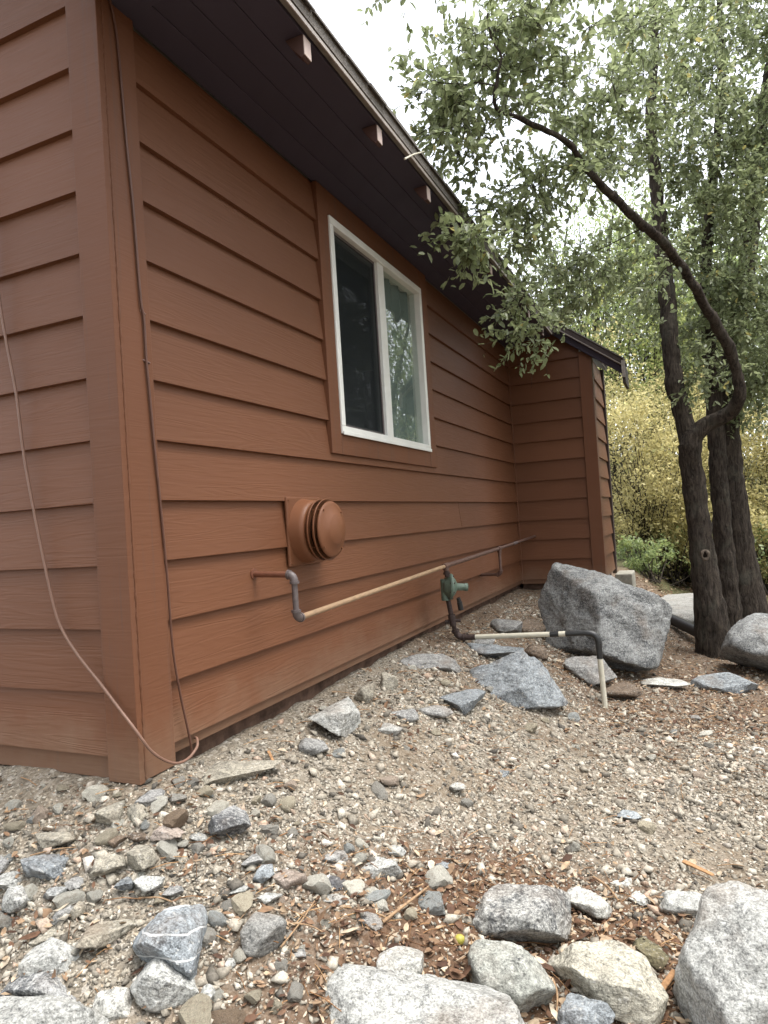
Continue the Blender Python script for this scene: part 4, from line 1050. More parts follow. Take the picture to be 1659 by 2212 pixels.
# tint and amount of dark mineral (stored in alpha) of each kind of stone
TONE = {'dark': (.40, .405, .395, .52), 'dark2': (.42, .42, .41, .60), 'blue': (.33, .355, .37, .42), 'mid': (.36, .355, .34, .32),
        'light': (.50, .50, .47, .28), 'light2': (.42, .425, .38, .32), 'white': (.62, .61, .56, .18), 'tan': (.43, .395, .32, .18), 'tan2': (.50, .47, .385, .12),
        'brown': (.20, .15, .11, .25), 'pink': (.43, .36, .31, .10), 'slate': (.12, .12, .125, .25), 'round': (.31, .305, .285, .16),
        'olive': (.22, .195, .115, .15), 'vein': (.34, .37, .39, .30), 'mottle': (.47, .465, .435, .52)}


FACETS = {3: [(-.62, .10, .80, .235), (.30, .16, .94, .26), (.12, .80, .60, .255), (.75, -.05, .65, .36)],
          11: [(-.25, .62, .75, .105), (.55, .35, .75, .125), (.05, -.2, 1, .17)],
          101: [(-.1, .85, .52, .055), (-.25, -.1, .96, .105), (.6, .1, .8, .115)],
          93: [(.05, .80, .60, .050), (-.1, -.45, .9, .085), (.7, .0, .7, .125)],
          90: [(.0, .72, .70, .085), (-.6, .2, .8, .15)]}


def hull2(P):
    """convex hull of 2-D points, counter-clockwise"""
    P = sorted(map(tuple, P))
    def half(Q):
        h = []
        for q_ in Q:
            while len(h) > 1 and (h[-1][0] - h[-2][0]) * (q_[1] - h[-2][1]) - (h[-1][1] - h[-2][1]) * (q_[0] - h[-2][0]) <= 0: h.pop()
            h.append(q_)
        return h[:-1]
    return np.array(half(P) + half(P[::-1]))


def rock_shape(outline, n, thick, p, seed, level):
    rng = np.random.default_rng(seed)
    n = np.array(n, float); n /= np.linalg.norm(n)
    a = np.cross([0, 0, 1], n); a /= np.linalg.norm(a); b = np.cross(n, a)
    O = hull2(np.array(outline))
    planes = []
    area = np.sum(O[:, 0] * np.roll(O[:, 1], -1) - np.roll(O[:, 0], -1) * O[:, 1])
    sg = 1 if area > 0 else -1
    hh = O[:, 1].max() - O[:, 1].min(); ww = O[:, 0].max() - O[:, 0].min()
    cen = np.array([(O[:, 0].max() + O[:, 0].min()) / 2, (O[:, 1].max() + O[:, 1].min()) / 2])
    for i in range(len(O)):
        e = O[(i + 1) % len(O)] - O[i]
        if np.linalg.norm(e) < 1e-4: continue
        nn = np.array([e[1], -e[0]]) * sg; nn /= np.linalg.norm(nn)
        tilt = rng.uniform(-.55, .55)
        N = nn[0] * a + nn[1] * b + tilt * n
        d = nn @ (O[i] - cen)
        if d < .18 * min(hh, ww): d = .18 * min(hh, ww)
        planes.append((N / d))
    T = thick / 2
    up = np.array([0, 0, 1.0])
    if seed in FACETS:                       # stones whose faces show clearly
        for (fa, fb, fn, d) in FACETS[seed]:
            N = fa * a + fb * b + fn * n
            planes.append(N / np.linalg.norm(N) / d)
    else:
        N = .88 * b + .46 * n + .16 * rng.uniform(-1, 1) * a; N /= np.linalg.norm(N)
        d = (.88 * hh / 2 - .46 * .30 * T * 1.2)
        planes.append(N / max(d, .22 * hh))
        N = n + .18 * rng.uniform(-1, 1) * a + .1 * b; planes.append(N / (T * .95))
    planes.append(-n / T)
    for k in range(0 if seed in FACETS else 3 if p >= 13 else 4):      # chips
        v = rng.normal(size=3); v /= np.linalg.norm(v)
        if v @ n < 0: v = v - 2 * (v @ n) * n
        la, lb, ln = v @ a, v @ b, v @ n
        sup = math.sqrt((la * ww / 2) ** 2 + (lb * hh / 2) ** 2 + (ln * T) ** 2)
        planes.append(v / (sup * rng.uniform(.66, .92)))
    Pl = np.array(planes)
    V, F = ICO[level]
    # spread the sphere's points over the stone's own proportions
    D = V[:, 0:1] * a * ww / 2 + V[:, 1:2] * b * hh / 2 + V[:, 2:3] * n * T
    Dl = np.linalg.norm(D, axis=1, keepdims=True); D = D / Dl
    s = np.maximum(D @ Pl.T, 0)
    pp = p * 2.6
    r = 1 / (s.max(1) * np.power(((s / s.max(1, keepdims=True)) ** pp).sum(1), 1 / pp))
    X = D * r[:, None]
    size = (ww + hh) / 2
    # stretch back to the measured width and height
    for v, lo, hi in ((a, O[:, 0].min() - cen[0], O[:, 0].max() - cen[0]), (b, O[:, 1].min() - cen[1], O[:, 1].max() - cen[1])):
        c = X @ v
        tgt = np.where(c > 0, c * hi / c.max(), c * lo / c.min())
        X = X + (tgt - c)[:, None] * v
    rough = 1.0 if p > 9 else .45
    q_ = X / size
    nz = fbm(q_ * 2.6 + seed * 7.1, 3, seed, .5)
    # chipped steps: noise rounded to terraces gives ledges and broken edges
    st = fbm(q_ * 4.2 + seed * 3.3, 4, seed + 50, .55)
    terr = np.round(st * 3) / 3
    terr = terr + .35 * (st - terr)
    fine = fbm(q_ * 15 + seed, 3, seed + 80, .6)
    X = X + D * (size * rough * (.012 * nz + .024 * terr + .008 * fine))[:, None]
    X = X * 1.02 + cen[0] * a + cen[1] * b
    return X, F


CATS = {'boulder': 'boulder', 'rock': 'rock'}
for (nm, lab, tone, cen, n, outline, thick, p, seed) in ROCKS:
    O = np.array(outline); size = max(np.ptp(O[:, 0]), np.ptp(O[:, 1]))
    dist = (Vector(cen) - CAM_LOC).length
    px = size / dist * 679
    lev = 6 if px > 85 else 5 if px > 35 else 4
    X, F = rock_shape(outline, n, thick, p, seed, lev)
    me = np_mesh(nm, X, F, True)
    if p > 12: me.set_sharp_from_angle(angle=math.radians(34))
    o = link(nm, me, None, M['granite_vein'] if tone == 'vein' else M['granite'])
    o.location = cen
    c = TONE[tone]
    rr = random.Random(seed)
    k = rr.uniform(.60, .76)
    o.color = (c[0] * k, c[1] * k, c[2] * k, c[3])
    tag(o, lab, CATS[nm], 'loose rocks around the house')

# pale flat rock far behind, beside the trunks
o_pts = [(-.55, -.62), (.1, -.8), (.5, -.55), (.62, .2), (.3, .75), (-.35, .8), (-.7, .2)]
V, F = ICO[4]
X = V * np.array([.62, .85, .13]) + .035 * fbm(V * 2.5, 4, 9)[:, None] * V
X[:, 2] = np.where(X[:, 2] > .07, .07 + (X[:, 2] - .07) * .25, X[:, 2])
o = link('rock', np_mesh('rock', X, F, True), None, M['granite'])
o.location = (1.38, 5.9, -.44); o.color = (.27, .265, .245, .25)
tag(o, 'broad pale flat rock on the ground beyond the black drain pipe', 'rock', 'loose rocks around the house')

# small stones nobody can tell apart
SM = []
for s in range(7):
    V, F = ICO[3]
    rng = np.random.default_rng(900 + s)
    Pl = []
    for k in range(9):
        v = rng.normal(size=3); v /= np.linalg.norm(v); Pl.append(v / rng.uniform(.5, 1.0))
    sv = np.maximum(V @ np.array(Pl).T, 0); r = np.minimum(1 / np.power((sv ** 60).sum(1), 1 / 60), 1.25)
    X = V * r[:, None] * np.array([1, rng.uniform(.6, .9), rng.uniform(.42, .7)]) * .55
    X = X + V * .03 * fbm(V * 3 + s, 3, s)[:, None]
    SM.append(np_mesh('small_stone', X, F, True))
    SM[-1].set_sharp_from_angle(angle=math.radians(22))
    SM[-1].materials.append(M['granite'])
RC = np.array([r_[3] for r_ in ROCKS]); RS = np.array([max(np.ptp(np.array(r_[5])[:, 0]), np.ptp(np.array(r_[5])[:, 1])) / 2 for r_ in ROCKS])
cnt = 0
rng = np.random.default_rng(77)
tones = ['mid', 'light', 'tan', 'light', 'brown', 'white', 'pink', 'mid', 'tan', 'blue', 'light']
while cnt < 295:
    x, y = rng.uniform(-.75, 1.75), rng.uniform(-.75, 2.2)
    if x < .06 and y > -.06: continue
    w = 1.0 if (y < .2 and x < .75) else (.3 if y < .3 else .07)
    if rng.random() > w: continue
    sz = float(np.clip(rng.lognormal(math.log(.036), .40), .018, .078))
    if np.any(np.hypot(RC[:, 0] - x, RC[:, 1] - y) < RS * .8): continue
    o = bpy.data.objects.new('small_stone', SM[int(rng.integers(7))])
    COL.objects.link(o)
    o.scale = (sz, sz, sz)
    o.rotation_euler = (rng.uniform(-.3, .3), rng.uniform(-.3, .3), rng.uniform(0, 6.28))
    o.location = (x, y, float(height(np.array([x]), np.array([y]))[0]) + sz * .12)
    tn = tones[int(rng.integers(len(tones)))]; c = TONE[tn]; k = rng.uniform(.70, .98)
    o.color = (c[0] * k * 1.04, c[1] * k, c[2] * k * .92, c[3] * .7)
    word = {'mid': 'grey', 'light': 'pale grey', 'blue': 'blue grey', 'pink': 'pinkish'}.get(tn, tn)
    tag(o, 'small %s loose stone a few centimetres across, lying in the gravel' % word, 'stone', 'small %s stones in the gravel' % word)
    cnt += 1


# ------------------------------------------------------------------ gravel, litter, needles (uncountable)
def scatter_ground(n, fall, seed, weight=None, region=(-1.3, 3.0, -1.0, 5.3)):
    rng = np.random.default_rng(seed)
    out = []
    tot = 0
    while tot < n:
        x = rng.uniform(region[0], region[1], 60000); y = rng.uniform(region[2], region[3], 60000)
        d = np.hypot(x - CAM_LOC.x, y - CAM_LOC.y)
        keep = rng.random(60000) < np.minimum(1, (1.3 / np.maximum(d, .3)) ** fall)
        keep &= ~((x < .015) & (y > -.015)) & ~((x < .74) & (y > 4.76))
        # only what lies in front of the lens and a step to either side of it
        keep &= ((x - CAM_LOC.x) * CAM_W.x + (y - CAM_LOC.y) * CAM_W.y) > .55
        if weight is not None: keep &= rng.random(60000) < weight(x, y)
        out.append(np.stack([x[keep], y[keep]], 1)); tot += keep.sum()
    P = np.concatenate(out)[:n]
    return P, rng


def set_attr(me, name, vals):
    at = me.attributes.new(name, 'FLOAT', 'POINT')
    at.data.foreach_set('value', np.asarray(vals, np.float32))


def rand_rot(n, rng, tilt):
    """random yaw with limited tilt, as (n,3,3)"""
    yaw = rng.uniform(0, 2 * math.pi, n)
    a = rng.normal(0, tilt, n); b = rng.normal(0, tilt, n)
    cy, sy = np.cos(yaw), np.sin(yaw); ca, sa = np.cos(a), np.sin(a); cb, sb = np.cos(b), np.sin(b)
    Z = np.zeros(n); One = np.ones(n)
    Rz = np.stack([np.stack([cy, -sy, Z], -1), np.stack([sy, cy, Z], -1), np.stack([Z, Z, One], -1)], 1)
    Rx = np.stack([np.stack([One, Z, Z], -1), np.stack([Z, ca, -sa], -1), np.stack([Z, sa, ca], -1)], 1)
    Ry = np.stack([np.stack([cb, Z, sb], -1), np.stack([Z, One, Z], -1), np.stack([-sb, Z, cb], -1)], 1)
    return Rx @ Ry @ Rz


def instances(P3, R, S, V, F, rnd, name, mat):
    n, k = len(P3), len(V)
    X = np.einsum('nij,nkj->nki', R, V[None] * S[:, None, :]) + P3[:, None, :]
    FF = (F[None] + (np.arange(n) * k)[:, None, None]).reshape(-1, F.shape[1])
    me = np_mesh(name, X.reshape(-1, 3), FF, False)
    set_attr(me, 'rnd', np.repeat(rnd, k))
    o = link(name, me, None, mat)
    return o


def dens_gravel(x, y):
    n = vnoise(np.stack([x * 2.2, y * 2.2, 0 * x], 1), 31)
    bank = np.clip(np.minimum(np.hypot(np.maximum(x, 0), np.maximum(-y, 0)), 1) / .35, .15, 1)
    far = 1 - .7 * np.clip((y - 1.7) / .8, 0, 1) * np.clip((x - .4) / .4, 0, 1)
    edge = .42 * np.clip((x - .45) / .45, 0, 1)
    front = 1 - .72 * np.clip((.24 + edge - y) / .25, 0, 1) * np.clip((x - .4) / .3, 0, 1)
    return np.clip(.62 + .5 * n, .12, 1) * bank * far * front


V0, F0 = ICO[2]
V12, F12 = None, None
import bmesh as _bm
b_ = _bm.new(); _bm.ops.create_icosphere(b_, subdivisions=1, radius=1)
V12 = np.array([v.co[:] for v in b_.verts]); F12 = np.array([[v.index for v in f.verts] for f in b_.faces]); b_.free()
OCT_V = np.array([(1, 0, 0), (-1, 0, 0), (0, 1, 0), (0, -1, 0), (0, 0, 1), (0, 0, -1)], float)
OCT_F = np.array([(0, 2, 4), (2, 1, 4), (1, 3, 4), (3, 0, 4), (2, 0, 5), (1, 2, 5), (3, 1, 5), (0, 3, 5)])
for s in range(7):                               # seven shapes of pebble; the finest grit is coarser geometry
    rng0 = np.random.default_rng(300 + s)
    big = s < 3
    Vb, Fb = OCT_V, OCT_F
    V = Vb * rng0.uniform(.65, 1.25, (len(Vb), 1)) * np.array([1, rng0.uniform(.6, .95), rng0.uniform(.4, .75)]) + rng0.normal(0, .22, Vb.shape)
    P, rng = scatter_ground(10500 if big else 19000, 1.2 if big else 1.35, 310 + s, dens_gravel)
    d = np.hypot(P[:, 0] - CAM_LOC.x, P[:, 1] - CAM_LOC.y)
    md = .0052 if big else .0034
    sz = np.clip(rng.lognormal(math.log(md), .50, len(P)) * np.clip(d / 1.3, 1, 2.6) ** .5, .0015, .020 if big else .008)
    z = height(P[:, 0], P[:, 1]) + sz * .08
    o = instances(np.column_stack([P, z]), rand_rot(len(P), rng, .6), sz[:, None] * np.ones((1, 3)), V, Fb, rng.random(len(P)), 'gravel', M['gravel'])
    tag(o, 'loose tan and grey gravel covering the ground', 'gravel', None, 'stuff')

LEAF_V = np.array([(0, 0, 0), (.32, .5, .10), (.72, .42, .08), (1, 0, -.05), (.72, -.42, .08), (.32, -.5, .10), (.5, 0, 0)], float)
LEAF_F = np.array([(0, 6, 2, 1), (6, 3, 2, 2), (0, 5, 4, 6), (6, 4, 3, 3)])
LEAF_T = np.array([(0, 6, 1), (6, 2, 1), (6, 3, 2), (0, 5, 6), (5, 4, 6), (6, 4, 3)])


def dens_litter(x, y):
    n = vnoise(np.stack([x * 2.6, y * 2.6, 0 * x], 1), 41)
    edge = .42 * np.clip((x - .45) / .45, 0, 1)
    front = np.clip((.26 + edge - y) / .25, 0, 1) * np.clip((x - .35) / .3, .3, 1)
    far = np.clip((y - 1.6) / .8, 0, 1) * np.clip((x - .25) / .3, .2, 1)
    bank = .35 * ((x > 0) & (x < .9) & (y > .8))
    return np.clip(np.maximum(np.maximum(front, far), bank) * (.75 + .7 * n) + .055, 0, 1)


P, rng = scatter_ground(52000, .75, 401, dens_litter, (-1.3, 4.2, -1.0, 9.0))
L_ = np.clip(rng.lognormal(math.log(.016), .45, len(P)) * np.clip(P[:, 1] / 4.5, 1, 1.8), .005, .05)
S_ = np.stack([L_, L_ * rng.uniform(.32, .55, len(P)), L_ * rng.uniform(-.9, 1.2, len(P))], 1)
z = height(P[:, 0], P[:, 1]) + rng.uniform(.003, .012, len(P))
o = instances(np.column_stack([P, z]), rand_rot(len(P), rng, .33), S_, LEAF_V, LEAF_T, rng.random(len(P)), 'leaf_litter', M['litter'])
tag(o, 'dry brown fallen leaves strewn over the soil', 'leaf litter', None, 'stuff')

P, rng = scatter_ground(2600, .9, 411, lambda x, y: np.clip(dens_litter(x, y) + .12, 0, 1))
L_ = rng.uniform(.025, .10, len(P))
S_ = np.stack([L_, np.full(len(P), .0009), np.full(len(P), .0009)], 1)
NVt = np.array([(-.5, -1, -1), (-.5, 1, -1), (-.5, 0, 1), (0, -1, 4), (0, 1, 4), (0, 0, 6), (.5, -1, -1), (.5, 1, -1), (.5, 0, 1)], float)
NF = np.array([(0, 1, 4), (0, 4, 3), (1, 2, 5), (1, 5, 4), (2, 0, 3), (2, 3, 5), (3, 4, 7), (3, 7, 6), (4, 5, 8), (4, 8, 7), (5, 3, 6), (5, 6, 8)])
z = height(P[:, 0], P[:, 1]) + rng.uniform(.003, .010, len(P))
o = instances(np.column_stack([P, z]), rand_rot(len(P), rng, .12), S_, NVt, NF, rng.random(len(P)), 'needles', M['needle'])
tag(o, 'dry reddish needles and straw lying in the litter', 'needles', None, 'stuff')


# ------------------------------------------------------------------ trees
def frames(d, rng):
    """for unit directions d (n,3): leaf frames with the blade roughly facing up"""
    up = np.array([0, 0, 1.0]) + rng.normal(0, .55, d.shape)
    s = np.cross(up, d); s /= np.maximum(np.linalg.norm(s, axis=1, keepdims=True), 1e-6)
    n = np.cross(d, s)
    return np.stack([d, s, n], -1)             # columns


class Tubes:
    def __init__(self): self.V, self.F, self.n = [], [], 0

    def add(self, P, R, k=5):
        P = np.asarray(P, float); R = np.asarray(R, float); m_ = len(P)
        T = np.gradient(P, axis=0); T /= np.maximum(np.linalg.norm(T, axis=1, keepdims=True), 1e-9)
        ref = np.array([.31, .87, .38]) if abs(T[0] @ np.array([.31, .87, .38])) < .85 else np.array([1.0, 0, 0])
        A = np.cross(T, ref); A /= np.linalg.norm(A, axis=1, keepdims=True); B = np.cross(T, A)
        an = 2 * np.pi * np.arange(k) / k
        X = P[:, None] + R[:, None, None] * (np.cos(an)[None, :, None] * A[:, None] + np.sin(an)[None, :, None] * B[:, None])
        i = np.arange(m_ - 1)[:, None] * k; j = np.arange(k)[None]; j2 = (j + 1) % k
        F = np.stack([i + j, i + j2, i + k + j2, i + k + j], -1).reshape(-1, 4) + self.n
        self.V.append(X.reshape(-1, 3)); self.F.append(F); self.n += m_ * k

    def build(self, name, mat, parent, disp=0, seed=0):
        V = np.concatenate(self.V)
        if disp:
            V = V + disp * np.stack([vnoise(V * 14, seed), vnoise(V * 14, seed + 1), 0 * V[:, 0]], 1) + disp * .5 * np.stack([vnoise(V * 45, seed + 2), vnoise(V * 45, seed + 3), 0 * V[:, 0]], 1)
        return link(name, np_mesh(name, V, np.concatenate(self.F), True), parent, mat)


def resample(L, step):
    L = np.array(L); seg = np.linalg.norm(np.diff(L[:, :3], axis=0), axis=1); s = np.concatenate([[0], np.cumsum(seg)])
    P = np.array([list(v) for v in smooth_path([tuple(p[:3]) for p in L], 10)])
    sp = np.concatenate([np.linspace(s[i], s[i + 1], 10, endpoint=False) for i in range(len(L) - 1)] + [[s[-1]]])
    t = np.arange(0, s[-1], step)
    return np.stack([np.interp(t, sp, P[:, i]) for i in range(3)] + [np.interp(t, s, L[:, 3])], 1)


def make_tree(name, label, group, limbs, ells, seed, leaf_len, mat, twigs=5, per=9, twig_len=(.10, .26), lw=.5, droop=.12, dens=1.0, trunk_n=22):
    rng = np.random.default_rng(seed)
    base = limbs[0][0]
    root = empty(name, tuple(base[:3]))
    tag(root, label, 'tree', group)
    tt = Tubes(); nodes, nrad = [], []
    for i, Lm in enumerate(limbs):
        rs_ = resample(Lm, .03)
        tt.add(rs_[:, :3], rs_[:, 3], trunk_n)
        k0 = int(len(rs_) * .55) if (i == 0 and len(limbs) == 1) else (len(rs_) if i == 0 else int(len(rs_) * .22))
        nodes.append(rs_[k0:, :3]); nrad.append(rs_[k0:, 3])
    tt.build('trunk', M['bark'], root, .011, seed)
    nodes = np.concatenate(nodes); nrad = np.concatenate(nrad)
    A = []
    for (cx, cy, cz, rx, ry, rz, n) in ells:
        v = rng.normal(size=(n, 3)); v /= np.linalg.norm(v, axis=1, keepdims=True)
        v *= rng.random((n, 1)) ** .45
        A.append(np.array([cx, cy, cz]) + v * np.array([rx, ry, rz]))
    A = np.concatenate(A)
    dmin = np.array([np.min(np.linalg.norm(nodes - p, axis=1)) for p in A])
    br = Tubes(); LP, LD = [], []
    for p in A[np.argsort(dmin)]:
        d = np.linalg.norm(nodes - p, axis=1)
        i = int(np.argmin(d + .25 * np.maximum(0, nodes[:, 2] - p[2])))
        q_, ln = nodes[i], d[i]
        m_ = max(4, int(ln / .07))
        t = np.linspace(0, 1, m_)[:, None]
        bend = rng.normal(0, .10 * ln, 3)
        path = q_ + (p - q_) * t + np.sin(np.pi * t) * bend + np.concatenate([np.zeros((1, 3)), rng.normal(0, .012 + .01 * ln, (m_ - 2, 3)), np.zeros((1, 3))])
        path[:, 2] += droop * ln * np.sin(np.pi * t[:, 0])
        r0 = min(nrad[i] * .7, .003 + .009 * ln)
        rr_ = r0 + (.0017 - r0) * t[:, 0] ** .8
        br.add(path, rr_, 5 if ln < .5 else 7)
        nodes = np.concatenate([nodes, path[1:]]); nrad = np.concatenate([nrad, rr_[1:]])
        main = (path[-1] - path[-2]); main /= np.linalg.norm(main)
        if rng.random() > dens: continue
        for k in range(twigs):
            s_ = path[-1] if k == 0 else path[int(rng.integers(m_ // 2, m_))]
            dr = main * .6 + rng.normal(0, .75, 3); dr[2] -= .15; dr /= np.linalg.norm(dr)
            tl = rng.uniform(*twig_len)
            tp = s_ + dr * tl * np.linspace(0, 1, 4)[:, None] + np.array([0, 0, -1]) * (droop * .7 * tl * np.linspace(0, 1, 4)[:, None] ** 2)
            br.add(tp, [.0016, .0014, .0011, .0008], 3)
            u_ = np.sort(rng.uniform(.12, 1, per))
            pos = np.stack([np.interp(u_, np.linspace(0, 1, 4), tp[:, c]) for c in range(3)], 1)
            sd_ = rng.normal(0, .8, (per, 3)) + dr * .75; sd_[:, 2] -= .25
            sd_ /= np.linalg.norm(sd_, axis=1, keepdims=True)
            LP.append(pos); LD.append(sd_)
    br.build('branches', M['bark'], root)
    LP = np.concatenate(LP); LD = np.concatenate(LD); n = len(LP)
    Ls = leaf_len * rng.uniform(.65, 1.25, n)
    S_ = np.stack([Ls, Ls * lw * rng.uniform(.8, 1.2, n), Ls * rng.uniform(.2, 1.3, n)], 1)
    clump = .5 + .5 * vnoise(LP * 2.2, seed + 9)
    rnd = np.clip(.12 + .55 * rng.random(n) + .35 * clump * rng.random(n), 0, .93)
    rnd = np.where(rng.random(n) < .012, 1.0, rnd)
    o = instances(LP, frames(LD, rng), S_, LEAF_V, LEAF_T, rnd, 'crown', mat)
    o.parent = root; o.matrix_parent_inverse = Matrix.Translation(Vector(root.location)).inverted()
    return root, n


tA, nA = make_tree('oak_tree', 'crooked live oak, leftmost trunk, its curved limb reaching left over the roof', 'oak trees beside the house',
                   [LIMBS['A_trunk'], LIMBS['A_crook'], LIMBS['A_leader']], CROWN['A'], 21, .044, M['leaf_oak'], 5, 9, lw=.44)
tB, nB = make_tree('oak_tree', 'slender dark oak trunk in the middle of the three', 'oak trees beside the house',
                   [LIMBS['B_trunk'][:6], LIMBS['B_trunk'][5:]], CROWN['B'], 22, .046, M['leaf_oak'], 7, 10, lw=.44)
tC, nC = make_tree('oak_tree', 'thick dark oak trunk furthest right of the three, behind the rounded boulder', 'oak trees beside the house',
                   [LIMBS['C_trunk'][:6], LIMBS['C_trunk'][5:]], CROWN['C'], 23, .046, M['leaf_oak'], 7, 10, lw=.44)
# knot on the front trunk
kn = Vector((1.529, 4.005, .225)); kd = Vector((-.10, -1, .05)).normalized(); kn = kn + kd * .079
mb = MB(); a1 = kd.cross(Vector((0, 0, 1))).normalized(); a2 = a1.cross(kd)
mb.tube([kn + (a1 * math.cos(t) * .021 + a2 * math.sin(t) * .031) - kd * .012 for t in np.linspace(0, 2 * math.pi, 25)], [.011 + .003 * math.sin(3 * t) for t in np.linspace(0, 2 * math.pi, 25)], 10, False)
k_ = mb.build('knot', M['bark_raw'], tA)
MB().lathe([(.0, .022), (.001, .0)], kn - kd * .006, kd, 24).build('knot_shade', M['knot_dark'], tA)  # black disc painted as the shade inside the knot hole


def back_tree(label, x, y, h, cr, n_clump, seed, mat, leaf, per=80, name='background_tree', group='trees behind the house', low=.25, lean=0.0):
    rng = np.random.default_rng(seed)
    z0 = float(base_height(np.array([x]), np.array([y]))[0])
    root = empty(name, (x, y, z0)); tag(root, label, 'tree' if 'tree' in name else 'shrub', group)
    tt = Tubes()
    t = np.linspace(0, 1, 14)
    tr = np.stack([x + lean * t * h * .3 + .06 * h * np.sin(t * 4 + seed), y + .04 * h * np.cos(t * 5 + seed), z0 - .15 + t * h * .9], 1)
    r0 = .018 * h + .02
    if 'tree' in name: tt.add(tr, r0 * (1 - .85 * t), 10)
    v = rng.normal(size=(n_clump, 3)); v /= np.linalg.norm(v, axis=1, keepdims=True); v *= rng.random((n_clump, 1)) ** .4
    cz = z0 + h * (low + (1 - low) * .5)
    cl = np.array([x + lean * h * .2, y, cz]) + v * np.array([cr, cr, h * (1 - low) * .5])
    for p in cl:
        i = int(np.clip((p[2] - z0) / h * 10 - 2, 1, 12)) if 'tree' in name else 0
        q_ = tr[i] if 'tree' in name else np.array([x + rng.normal(0, .12), y + rng.normal(0, .12), z0 - .05])
        tk = np.linspace(0, 1, 6)[:, None]
        pth = q_ + (p - q_) * tk + np.sin(np.pi * tk) * rng.normal(0, .06 * np.linalg.norm(p - q_), 3)
        rr_ = (r0 * .3 * (1 - i / 15) if 'tree' in name else .011) * (1 - tk[:, 0] * .85)
        tt.add(pth, rr_, 5)
    tt.build('trunk' if 'tree' in name else 'stems', M['bark'], root)
    n = n_clump * per
    c = np.repeat(cl, per, 0)
    rad = cr * .30
    LP = c + rng.normal(0, rad * .5, (n, 3)) * np.array([1, 1, .75])
    LP[:, 2] = np.maximum(LP[:, 2], z0 + .03)
    LD = rng.normal(0, 1, (n, 3)); LD[:, 2] -= .3; LD /= np.linalg.norm(LD, axis=1, keepdims=True)
    Ls = leaf * rng.uniform(.6, 1.3, n)
    S_ = np.stack([Ls, Ls * .55 * rng.uniform(.7, 1.2, n), Ls * .5], 1)
    tint = np.repeat(rng.random(n_clump), per)
    rnd = np.clip(.65 * rng.random(n) + .35 * tint, 0, .99)
    o = instances(LP, frames(LD, rng), S_, LEAF_V[[0, 1, 3, 5]], np.array([(0, 2, 1), (0, 3, 2)]), rnd, 'crown' if 'tree' in name else 'foliage', mat)
    o.parent = root; o.matrix_parent_inverse = Matrix.Translation(Vector(root.location)).inverted()


BACK = [
    ('tall dark green tree seen just above the lean-to roof', .2, 13.0, 6.2, 1.9, 85, 'leaf_back', .25),
    ('bright yellow green tree between the lean-to eave and the first trunk', 1.15, 11.6, 4.9, 1.35, 75, 'leaf_bright', .22),
    ('leafy green tree rising behind the three oak trunks', 2.1, 13.2, 6.8, 2.0, 90, 'leaf_back', .22),
    ('dense dark tree at the right edge, behind the thick oak trunk', 3.3, 10.6, 5.6, 1.6, 85, 'leaf_back', .25),
    ('distant pale green tree in the gap over the yellow thicket', 1.5, 19.0, 8.5, 2.8, 85, 'leaf_bright', .18),
    ('distant dark tree furthest right in the background', 5.0, 17.5, 9.0, 3.0, 90, 'leaf_back', .15),
    ('distant tree beyond the roof of the house', -1.6, 20.0, 8.0, 2.8, 80, 'leaf_back', .2),
]
for i, (lab, x, y, h, cr, nc, mt, low) in enumerate(BACK):
    back_tree(lab, x, y, h, cr, nc, 600 + i, M[mt], .085, 110, low=low)
SIDE = [('leafy tree standing clear of the frame to the right of the camera', 6.2, 4.6, 7.0, 2.4), ('round tree out of the frame on the right beyond the clearing', 7.6, 9.4, 7.5, 2.6), ('tree out of the frame to the right, nearest the viewer', 6.4, .0, 7.2, 2.4), ('added unseen tree behind the viewer, straight back from the house corner', .6, -7.4, 7.5, 2.6), ('added unseen tree behind the viewer on the right', 4.6, -5.6, 7.4, 2.5), ('added unseen tree behind the viewer on the left', -3.6, -7.6, 7.2, 2.6)]  # last three: unseen, added to block low sky light from the walls
for i, (lab, x, y, h, cr) in enumerate(SIDE):
    back_tree(lab, x, y, h, cr, 80, 640 + i, M['leaf_back'], .14, 60, low=.08)
SHRUB = [
    ('golden yellow bush directly beside the lean-to corner', .95, 8.2, 2.5, .8, 'leaf_yellow'),
    ('golden yellow bush left of the first oak trunk', 1.35, 8.9, 3.0, .9, 'leaf_yellow'),
    ('golden yellow bush showing between the oak trunks', 1.95, 9.2, 2.8, .85, 'leaf_yellow'),
    ('golden yellow bush at the right edge of the photo', 2.75, 8.9, 2.6, .85, 'leaf_yellow'),
    ('yellow bush furthest back behind the lean-to', .55, 9.9, 3.2, .95, 'leaf_yellow'),
    ('knee high straw yellow bush in front of the golden thicket, beside the lean-to', 1.15, 8.0, 1.3, .6, 'leaf_yellow'),
    ('knee high straw yellow bush seen between the oak trunks', 1.75, 8.2, 1.4, .6, 'leaf_yellow'),
    ('knee high straw yellow bush near the right edge', 2.35, 8.2, 1.3, .6, 'leaf_yellow'),
    ('tall yellow green bush above the golden thicket', 1.3, 10.6, 4.4, 1.2, 'leaf_bright'),
    ('tall yellow green bush behind the thick oak trunk', 2.8, 10.6, 4.0, 1.2, 'leaf_bright'),
    ('low green plant at the foot of the golden thicket', 1.12, 7.9, .62, .5, 'leaf_back'),
    ('low green plant right of the oak trunks', 2.45, 7.8, 1.0, .55, 'leaf_back'),
    ('low dark green plant beside the concrete pier', .95, 6.9, .5, .30, 'leaf_back'),
    ('low green plant half hidden behind the three trunks', 1.75, 7.6, .8, .5, 'leaf_back'),
]
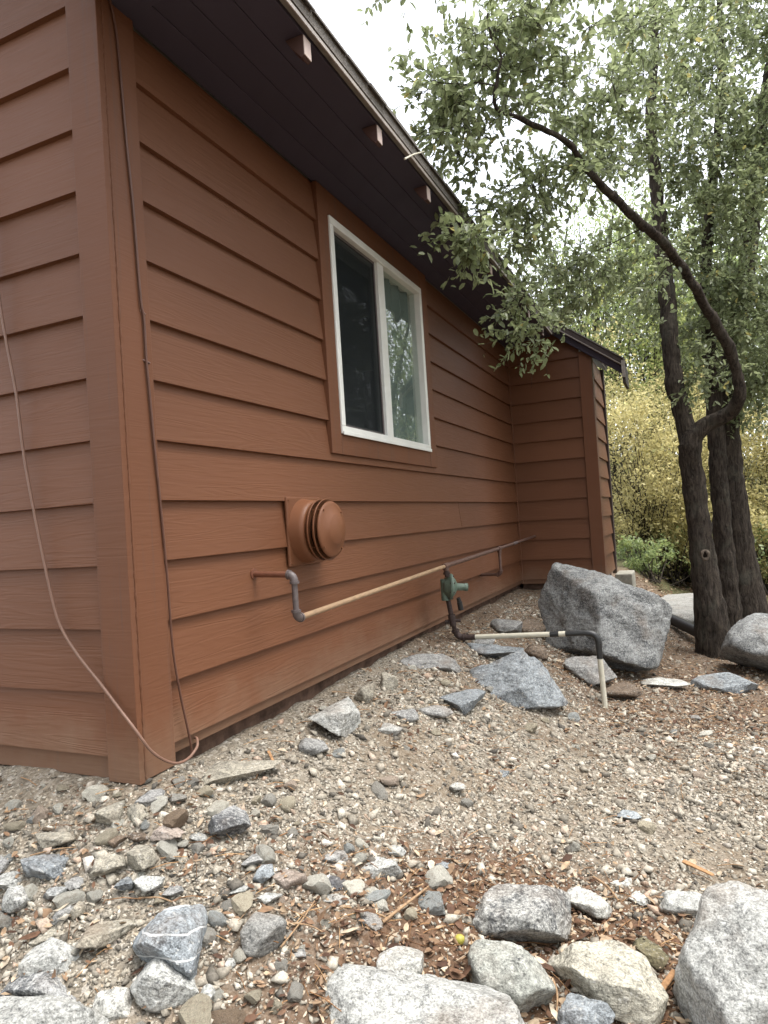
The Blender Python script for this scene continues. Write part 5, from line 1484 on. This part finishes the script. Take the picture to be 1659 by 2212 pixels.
for i, (lab, x, y, h, cr, mt) in enumerate(SHRUB):
    back_tree(lab, x, y, h, cr, 75 if h > 1.5 else 40 if h > 1.2 else 22, 700 + i, M[mt], .050, 120 if h > 1.2 else 60, name='bush', group='bushes behind the house', low=.04)


# ------------------------------------------------------------------ small debris
def on_ground(x, y, dz=.008):
    return Vector((x, y, float(height(np.array([x]), np.array([y]))[0]) + dz))


for i, (lab, P, r_, mt) in enumerate(DEBRIS):
    pts = [on_ground(x, y, .009 + .004 * (k % 2)) for k, (x, y) in enumerate(P)]
    if mt == 'twig':
        path = smooth_path([pts[0], pts[0].lerp(pts[-1], .5) + Vector((.006, .004, .004)), pts[-1]], 6)
        o = MB().tube(path, [r_ * (1 - .35 * k / len(path)) for k in range(len(path))], 6).build('fallen_twig', M['twig'])
        tag(o, lab, 'twig', 'twigs on the ground')
    else:
        d = (pts[-1] - pts[0]); s = d.cross(Vector((0, 0, 1))).normalized() * r_; u_ = Vector((0, 0, 1))
        a_, b_ = pts[0], pts[-1]
        A_ = [a_ - s, a_ + s * .7, a_ + s * .8 + u_ * r_ * .5, a_ - s * .9 + u_ * r_ * .6]
        B_ = [b_ - s * .5 + d * .06, b_ + s * .9, b_ + s * .8 + u_ * r_ * .45, b_ - s * .4 + u_ * r_ * .5]
        A_ = [p + u_ * .006 for p in A_]; B_ = [p + u_ * .014 for p in B_]
        o = MB().prism(A_, B_).build('wood_chip', M['chip'], None, .0015)
        tag(o, lab, 'wood chip', 'wood chips on the ground')
ac = on_ground(*ACORN, .012)
o = MB().lathe([(-.0135, .0), (-.012, .006), (-.005, .0112), (.003, .0118), (.010, .0075), (.0135, .001)], ac, (.6, .3, .35), 20).build('acorn', M['acorn'])
tag(o, 'round green acorn lying between the rocks in front', 'acorn')
MB().lathe([(-.0150, .0), (-.0138, .0085), (-.006, .0124), (-.0045, .0118)], ac, (.6, .3, .35), 20).build('cup', M['twig'], o)
yl = on_ground(*YLEAF, .012)
V = LEAF_V * np.array([.036, .024, .03])
Rm = np.array(Matrix.Rotation(.6, 3, 'Z') @ Matrix.Rotation(.35, 3, 'X'))
o = link('fallen_leaf', np_mesh('fallen_leaf', V @ Rm.T + np.array(yl), LEAF_T, True), None, M['yellow_leaf'])
tag(o, 'bright yellow green fallen leaf below the acorn', 'leaf')
# stick caught on the edge of the eave
o = MB().tube([(.462, 1.16, 2.085), (.468, 1.26, 2.15), (.476, 1.37, 2.212)], [.0045, .004, .003], 6).build('stick', M['pipe_white'])
tag(o, 'short pale stick caught across the edge of the eave', 'stick')
